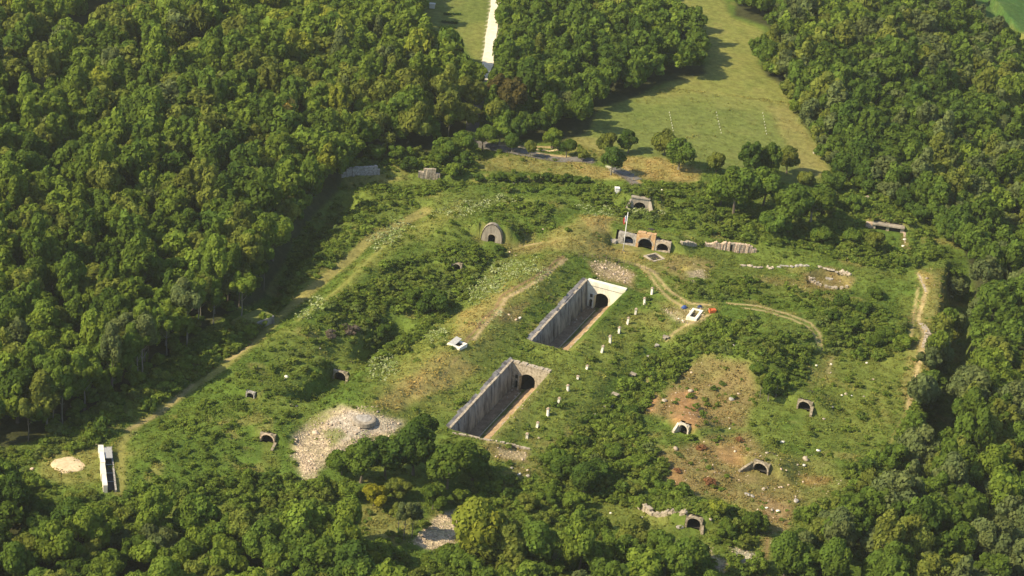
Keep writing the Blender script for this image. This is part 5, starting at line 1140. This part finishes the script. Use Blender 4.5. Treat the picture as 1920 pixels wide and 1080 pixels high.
# small white cabinet and slab by the ramp, markers on the lawns
p = put(1157, 361); root = empty('white_cabinet', p, .1); tag(root, 'white box-like cabinet in the bushes below the ramp', 'cabinet'); MB().box(-.75, .55, -.6, .6, -.3, 1.5).build('body', M['white_paint'], root, bevel=.03); MB().box(-.85, .65, -.7, .7, 1.505, 1.62).build('lid', M['white_paint'], root); MB().box(.56, 1.05, -.3, .3, -.3, 1.1).build('side_box', M['grey_metal'], root)
p = put(1244, 359); tag(MB().box(-.7, .7, -.4, .4, .3, .55, .05).box(-.5, -.2, -.3, .3, -.2, .3).box(.2, .5, -.3, .3, -.2, .3).build('stone_bench', M['white_stone'], None, p, .2), 'small white stone bench in the grass right of the white cabinet', 'bench')
p = put(810, 15); tag(MB().box(-1.0, 1.0, -.7, .7, -.2, 1.6, .03).box(-1.15, 1.15, -.85, .85, 1.605, 1.8).build('stone_monument', M['white_stone'], None, p), 'small white block monument in the shade at the top lawn', 'monument')
for i in range(8):
    p = put(836 + i * 2.6, 60.5 + .15 * i); o = MB().box(-.16, .16, -.1, .1, -.2, .55).box(-.2, .2, -.13, .13, .555, .62).build('stone_marker', M['white_stone'], None, p); tag(o, f"{ORD[i] if i else 'leftmost'} small white marker in the row on the top lawn", 'marker', 'row of small white markers on the top lawn')
for i, (a, b_, wd) in enumerate((((828, 42), (858, 44), 'middle'), ((824, 51), (856, 53), 'nearest'), ((832, 27), (864, 28), 'farthest'))):
    P, Q = RAY(*a), RAY(*b_); rs = np.random.RandomState(i); n = 260; t = rs.rand(n); C3 = P[None] + (Q - P)[None] * t[:, None] + rs.normal(size=(n, 3)) * [.1, .35, .1] + np.array([0, 0, .35]); Nn = rs.normal(size=(n, 3)); Nn[:, 2] += 1; Nn /= np.linalg.norm(Nn, axis=1)[:, None]
    V = quads(C3, Nn, np.full(n, .28), rs); tag(link('clipped_hedge', npmesh('clipped_hedge', V.reshape(-1, 3), np.arange(4 * n).reshape(n, 4), M['leaf'], tint=np.full((4 * n, 3), 1.0) * np.array([.06, .11, .03]))), f'low dark green hedge on the top lawn, {wd} of three', 'hedge', 'low hedges on the top lawn')
POSTS = [((1255, 212), (1262, 246), 'left'), ((1343, 212), (1352, 250), 'middle'), ((1430, 213), (1437, 252), 'right')]
pm = None
for a, b_, wd in POSTS:
    for i in range(8):
        p = put(a[0] + (b_[0] - a[0]) * i / 7, a[1] + (b_[1] - a[1]) * i / 7)
        if pm is None: pm = MB().tube([(0, 0, -.2), (0, 0, .35)], [.09, .08], 7).tube([(0, 0, .36), (0, 0, .45)], [.11, .04], 7).build('marker_post', M['white_stone']); o = pm
        else: o = pm.copy(); COL.objects.link(o)
        o.location = p; tag(o, f"{'farthest' if i == 0 else (ORD[i] + ' from the far end')} pale post in the {wd} dotted line on the meadow", 'post', 'pale posts in dotted lines on the meadow')
for (px, py, l) in ((1530, 289, 'left'), (1564, 299, 'right')):
    p = put(px, py); tag(MB().box(-1.1, 1.1, -.25, .25, .4, .5).box(-.9, -.7, -.2, .2, -.1, .4).box(.7, .9, -.2, .2, -.1, .4).build('bench', M['white_stone'], None, p), f'{l} pale low bench at the meadow edge by the right wood', 'bench')
# wire fence above the far courtyard
root = empty('wire_fence', RAY(1085, 482)); o_ = np.array(root.location); tag(root, 'thin post and wire fence above the far courtyard', 'fence'); pts = [RAY(a, c) for a, c in ((1085, 482), (1110, 484), (1150, 490), (1180, 497), (1210, 506), (1235, 518))]
for i in range(len(pts) - 1):
    q = pts[i] - o_; r = pts[i + 1] - o_; n = 3
    for j in range(n): s_ = q + (r - q) * j / n; MB().box(s_[0] - .07, s_[0] + .07, s_[1] - .07, s_[1] + .07, s_[2] - .2, s_[2] + 1.1).build('post', M['wood'], root)
    MB().tube([q + [0, 0, .95], r + [0, 0, .95]], [.04, .04], 5).build('wire', M['wood'], root); MB().tube([q + [0, 0, .5], r + [0, 0, .5]], [.035, .035], 5).build('wire', M['wood'], root)

# ------------------------------------------------------------------ boulders and rubble
RK = [rock(i) for i in range(4)]; RM = {(i, m): npmesh('boulder', *RK[i], M[m]) for i in range(4) for m in ('stone', 'white_stone', 'grey_stone', 'pink_stone')}
BO = [(1535, 846, 1.6, 'white_stone'), (1510, 862, 2.4, 'stone'), (1507, 873, 1.4, 'white_stone'), (1467, 829, 1.3, 'white_stone'), (1438, 850, 1.2, 'stone'), (1401, 928, 1.8, 'grey_stone'), (1411, 931, 1.4, 'grey_stone'), (1432, 918, 1.5, 'stone'), (1438, 915, 1.0, 'stone'), (1492, 940, 2.0, 'grey_stone'),
      (1437, 953, 1.1, 'white_stone'), (1448, 957, 1.2, 'stone'), (1458, 959, 1.3, 'white_stone'), (1372, 750, 2.0, 'grey_stone'), (1294, 734, 1.8, 'stone'), (1245, 752, 2.2, 'stone'), (1368, 804, .8, 'white_stone'), (1578, 742, 1.0, 'white_stone'), (1586, 740, 1.2, 'stone'), (1597, 743, .9, 'white_stone'), (1620, 744, .9, 'stone'),
      (1615, 778, 1.0, 'pink_stone'), (1637, 712, 1.0, 'pink_stone'), (1610, 673, .9, 'white_stone'), (1625, 681, 1.0, 'white_stone'), (1605, 671, 1.0, 'pink_stone'), (1577, 616, 1.6, 'pink_stone'), (1566, 614, 1.0, 'stone'), (1557, 700, .9, 'stone'), (1531, 686, .9, 'white_stone'), (1558, 684, 1.1, 'white_stone'), (1740, 672, 1.2, 'white_stone'), (1755, 682, 1.0, 'white_stone'), (1783, 557, 1.8, 'white_stone'),
      (538, 707, 1.5, 'white_stone'), (533, 711, 1.2, 'stone'), (600, 654, .8, 'grey_stone'), (547, 760, 1.4, 'pink_stone'), (555, 762, 1.0, 'pink_stone'), (975, 597, 1.2, 'white_stone'), (967, 600, 1.0, 'pink_stone'), (973, 890, 1.3, 'white_stone'), (960, 878, 1.1, 'grey_stone'), (990, 893, 1.4, 'grey_stone'), (1010, 822, 1.0, 'stone'), (163, 833, 1.2, 'pink_stone'), (182, 834, 1.0, 'stone'),
      (60, 880, 1.4, 'pink_stone'), (305, 737, 1.2, 'stone'), (402, 662, .8, 'stone'), (1145, 963, .9, 'white_stone'), (1205, 972, 1.2, 'white_stone'), (1180, 990, .8, 'white_stone'), (1283, 975, 1.8, 'stone'), (1275, 990, 2.2, 'grey_stone'), (1330, 985, 1.2, 'stone'), (965, 343, 1.8, 'grey_stone'), (975, 342, 1.2, 'stone'), (1625, 371, 2.4, 'stone'), (1696, 450, 1.4, 'white_stone'), (1693, 462, 1.3, 'white_stone'),
      (1715, 465, .9, 'stone'), (1150, 358, .7, 'white_stone'), (1640, 848, .7, 'stone'), (1545, 786, 1.2, 'stone'), (1560, 765, 1.4, 'grey_stone'), (1245, 700, .8, 'grey_stone'), (1375, 648, 1.2, 'grey_stone'), (1272, 598, .7, 'white_stone'), (1280, 601, .8, 'white_stone'), (1303, 602, .6, 'white_stone'), (1478, 910, .9, 'pink_stone'), (1465, 880, .9, 'pink_stone'), (1495, 872, .8, 'stone'), (1018, 430, .9, 'pink_stone')]
items = []; WD = {'stone': 'buff', 'white_stone': 'white', 'grey_stone': 'grey', 'pink_stone': 'reddish'}
for px, py, s, m in BO:
    s *= .75; p = put(px, py); o = link('boulder', RM[int(RU.randint(4)), m], None, (p[0], p[1], p[2] + .1 * s)); o.scale = (s, s, s * .8); o.rotation_euler = (RU.uniform(-.3, .3), RU.uniform(-.3, .3), RU.uniform(0, 6)); tag(o, 'b', 'boulder', 'loose boulders and masonry blocks about the fort'); items.append([o, px, py, WD[m], '', None])
label_all(items, 'boulder')
def rubble_stuff():
    rs = np.random.RandomState(8); polys = [(p, rb) for c, st, fe, rb, p in PAINT if rb >= .2]; V_ = []; F_ = []; T_ = []; base = 0; Vr, Fr = rock(3, 1); cnt = 0
    for p, rb in polys:
        a = np.array(p, float); n = int({True: .13, False: .009}[rb >= .8] * (np.ptp(a[:, 0]) * np.ptp(a[:, 1]))); x = rs.uniform(a[:, 0].min(), a[:, 0].max(), n); y = rs.uniform(a[:, 1].min(), a[:, 1].max(), n); k = pip(x, y, p); x, y = x[k] + rs.normal(0, 5, int(k.sum())), y[k] + rs.normal(0, 3.5, int(k.sum()))
        g = np.array([G(i, j, 0) for i, j in zip(x, y)]).reshape(-1, 3); z = H(g[:, 0], g[:, 1])
        for _ in range(2):
            ray = FW + RT * ((x[:, None] - 960) / 960 * _T) + UP * ((540 - y[:, None]) / 960 * _T); g = CP + ray * ((z - CAM_H) / ray[:, 2])[:, None]; z = H(g[:, 0], g[:, 1])
        uu, vv = to_uv(g[:, 0], g[:, 1])
        for i in range(len(x)):
            if any(u0 - .2 < uu[i] < u1 + .2 and v0 - .2 < vv[i] < v1 + .8 for u0, u1, v0, v1, _, _ in COURTS): continue
            s = .19 * math.exp(rs.normal(0, .6)); r = rs.uniform(0, 6.28); c, sn = math.cos(r), math.sin(r); W = Vr * [s, s, s * .7] @ np.array([[c, sn, 0], [-sn, c, 0], [0, 0, 1]]) + [g[i, 0], g[i, 1], z[i] + s * .1]
            V_.append(W); F_.append(Fr + base); base += len(Vr); q = rs.uniform(.6, 1.25); T_.append(np.repeat([[.50 * q, .40 * q, .30 * q]], len(Vr), 0)); cnt += 1
    print('rubble', cnt); me = npmesh('rubble', np.concatenate(V_), np.concatenate(F_), M['leafstone'], tint=np.concatenate(T_)); tag(link('rubble', me), 'loose broken stones strewn over the mounds and slopes', 'rubble', kind='stuff')
m, n, p = mat('loose_stone'); at = N(n, 'ShaderNodeAttribute'); at.attribute_name = 'tint'; n.links.new(at.outputs['Color'], p.inputs['Base Color']); M['leafstone'] = m
rubble_stuff()
# rusty dead bushes
for i, (px, py, s, tone, lab) in enumerate([(1330, 908, 1.7, 'rusty', 'rust-orange dead bush on the lower brown slope'), (1316, 842, 1.5, 'rusty', 'reddish-brown dead bush above the lower brown slope'), (1386, 828, 1.1, 'rusty', 'small rusty dead bush beyond the leaning lower portal'), (1270, 884, 1.1, 'rusty', 'small orange dead bush at the left of the lower brown slope'),
        (655, 622, 2.6, 'mauve', 'wide mauve-brown leafless thicket on the left bank'), (620, 632, 1.7, 'mauve', 'small mauve-brown leafless bush left of the wide thicket'), (545, 450 - 0, .1, 'rusty', '')]):
    if not lab: continue
    p = put(px, py); o = link('dead_bush', SHM[i % 3], None, p); o.scale = (s, s, s * .6); o.rotation_euler = (0, 0, i); o.color = (*((.30, .15, .07) if tone == 'rusty' else (.17, .135, .10)), 1); tag(o, lab, 'bush')
# ------------------------------------------------------------------ haze
hm = bpy.data.materials.new('haze'); hm.use_nodes = True; n = hm.node_tree; n.nodes.clear(); out = N(n, 'ShaderNodeOutputMaterial'); pv = N(n, 'ShaderNodeVolumePrincipled'); pv.inputs['Color'].default_value = (.85, .88, .80, 1); pv.inputs['Density'].default_value = .00007; pv.inputs['Anisotropy'].default_value = .2
n.links.new(pv.outputs[0], out.inputs['Volume'])
MB().box(-900, 900, -200, 1600, -75, 246).build('haze', hm); tag(bpy.data.objects['haze'], kind='stuff')
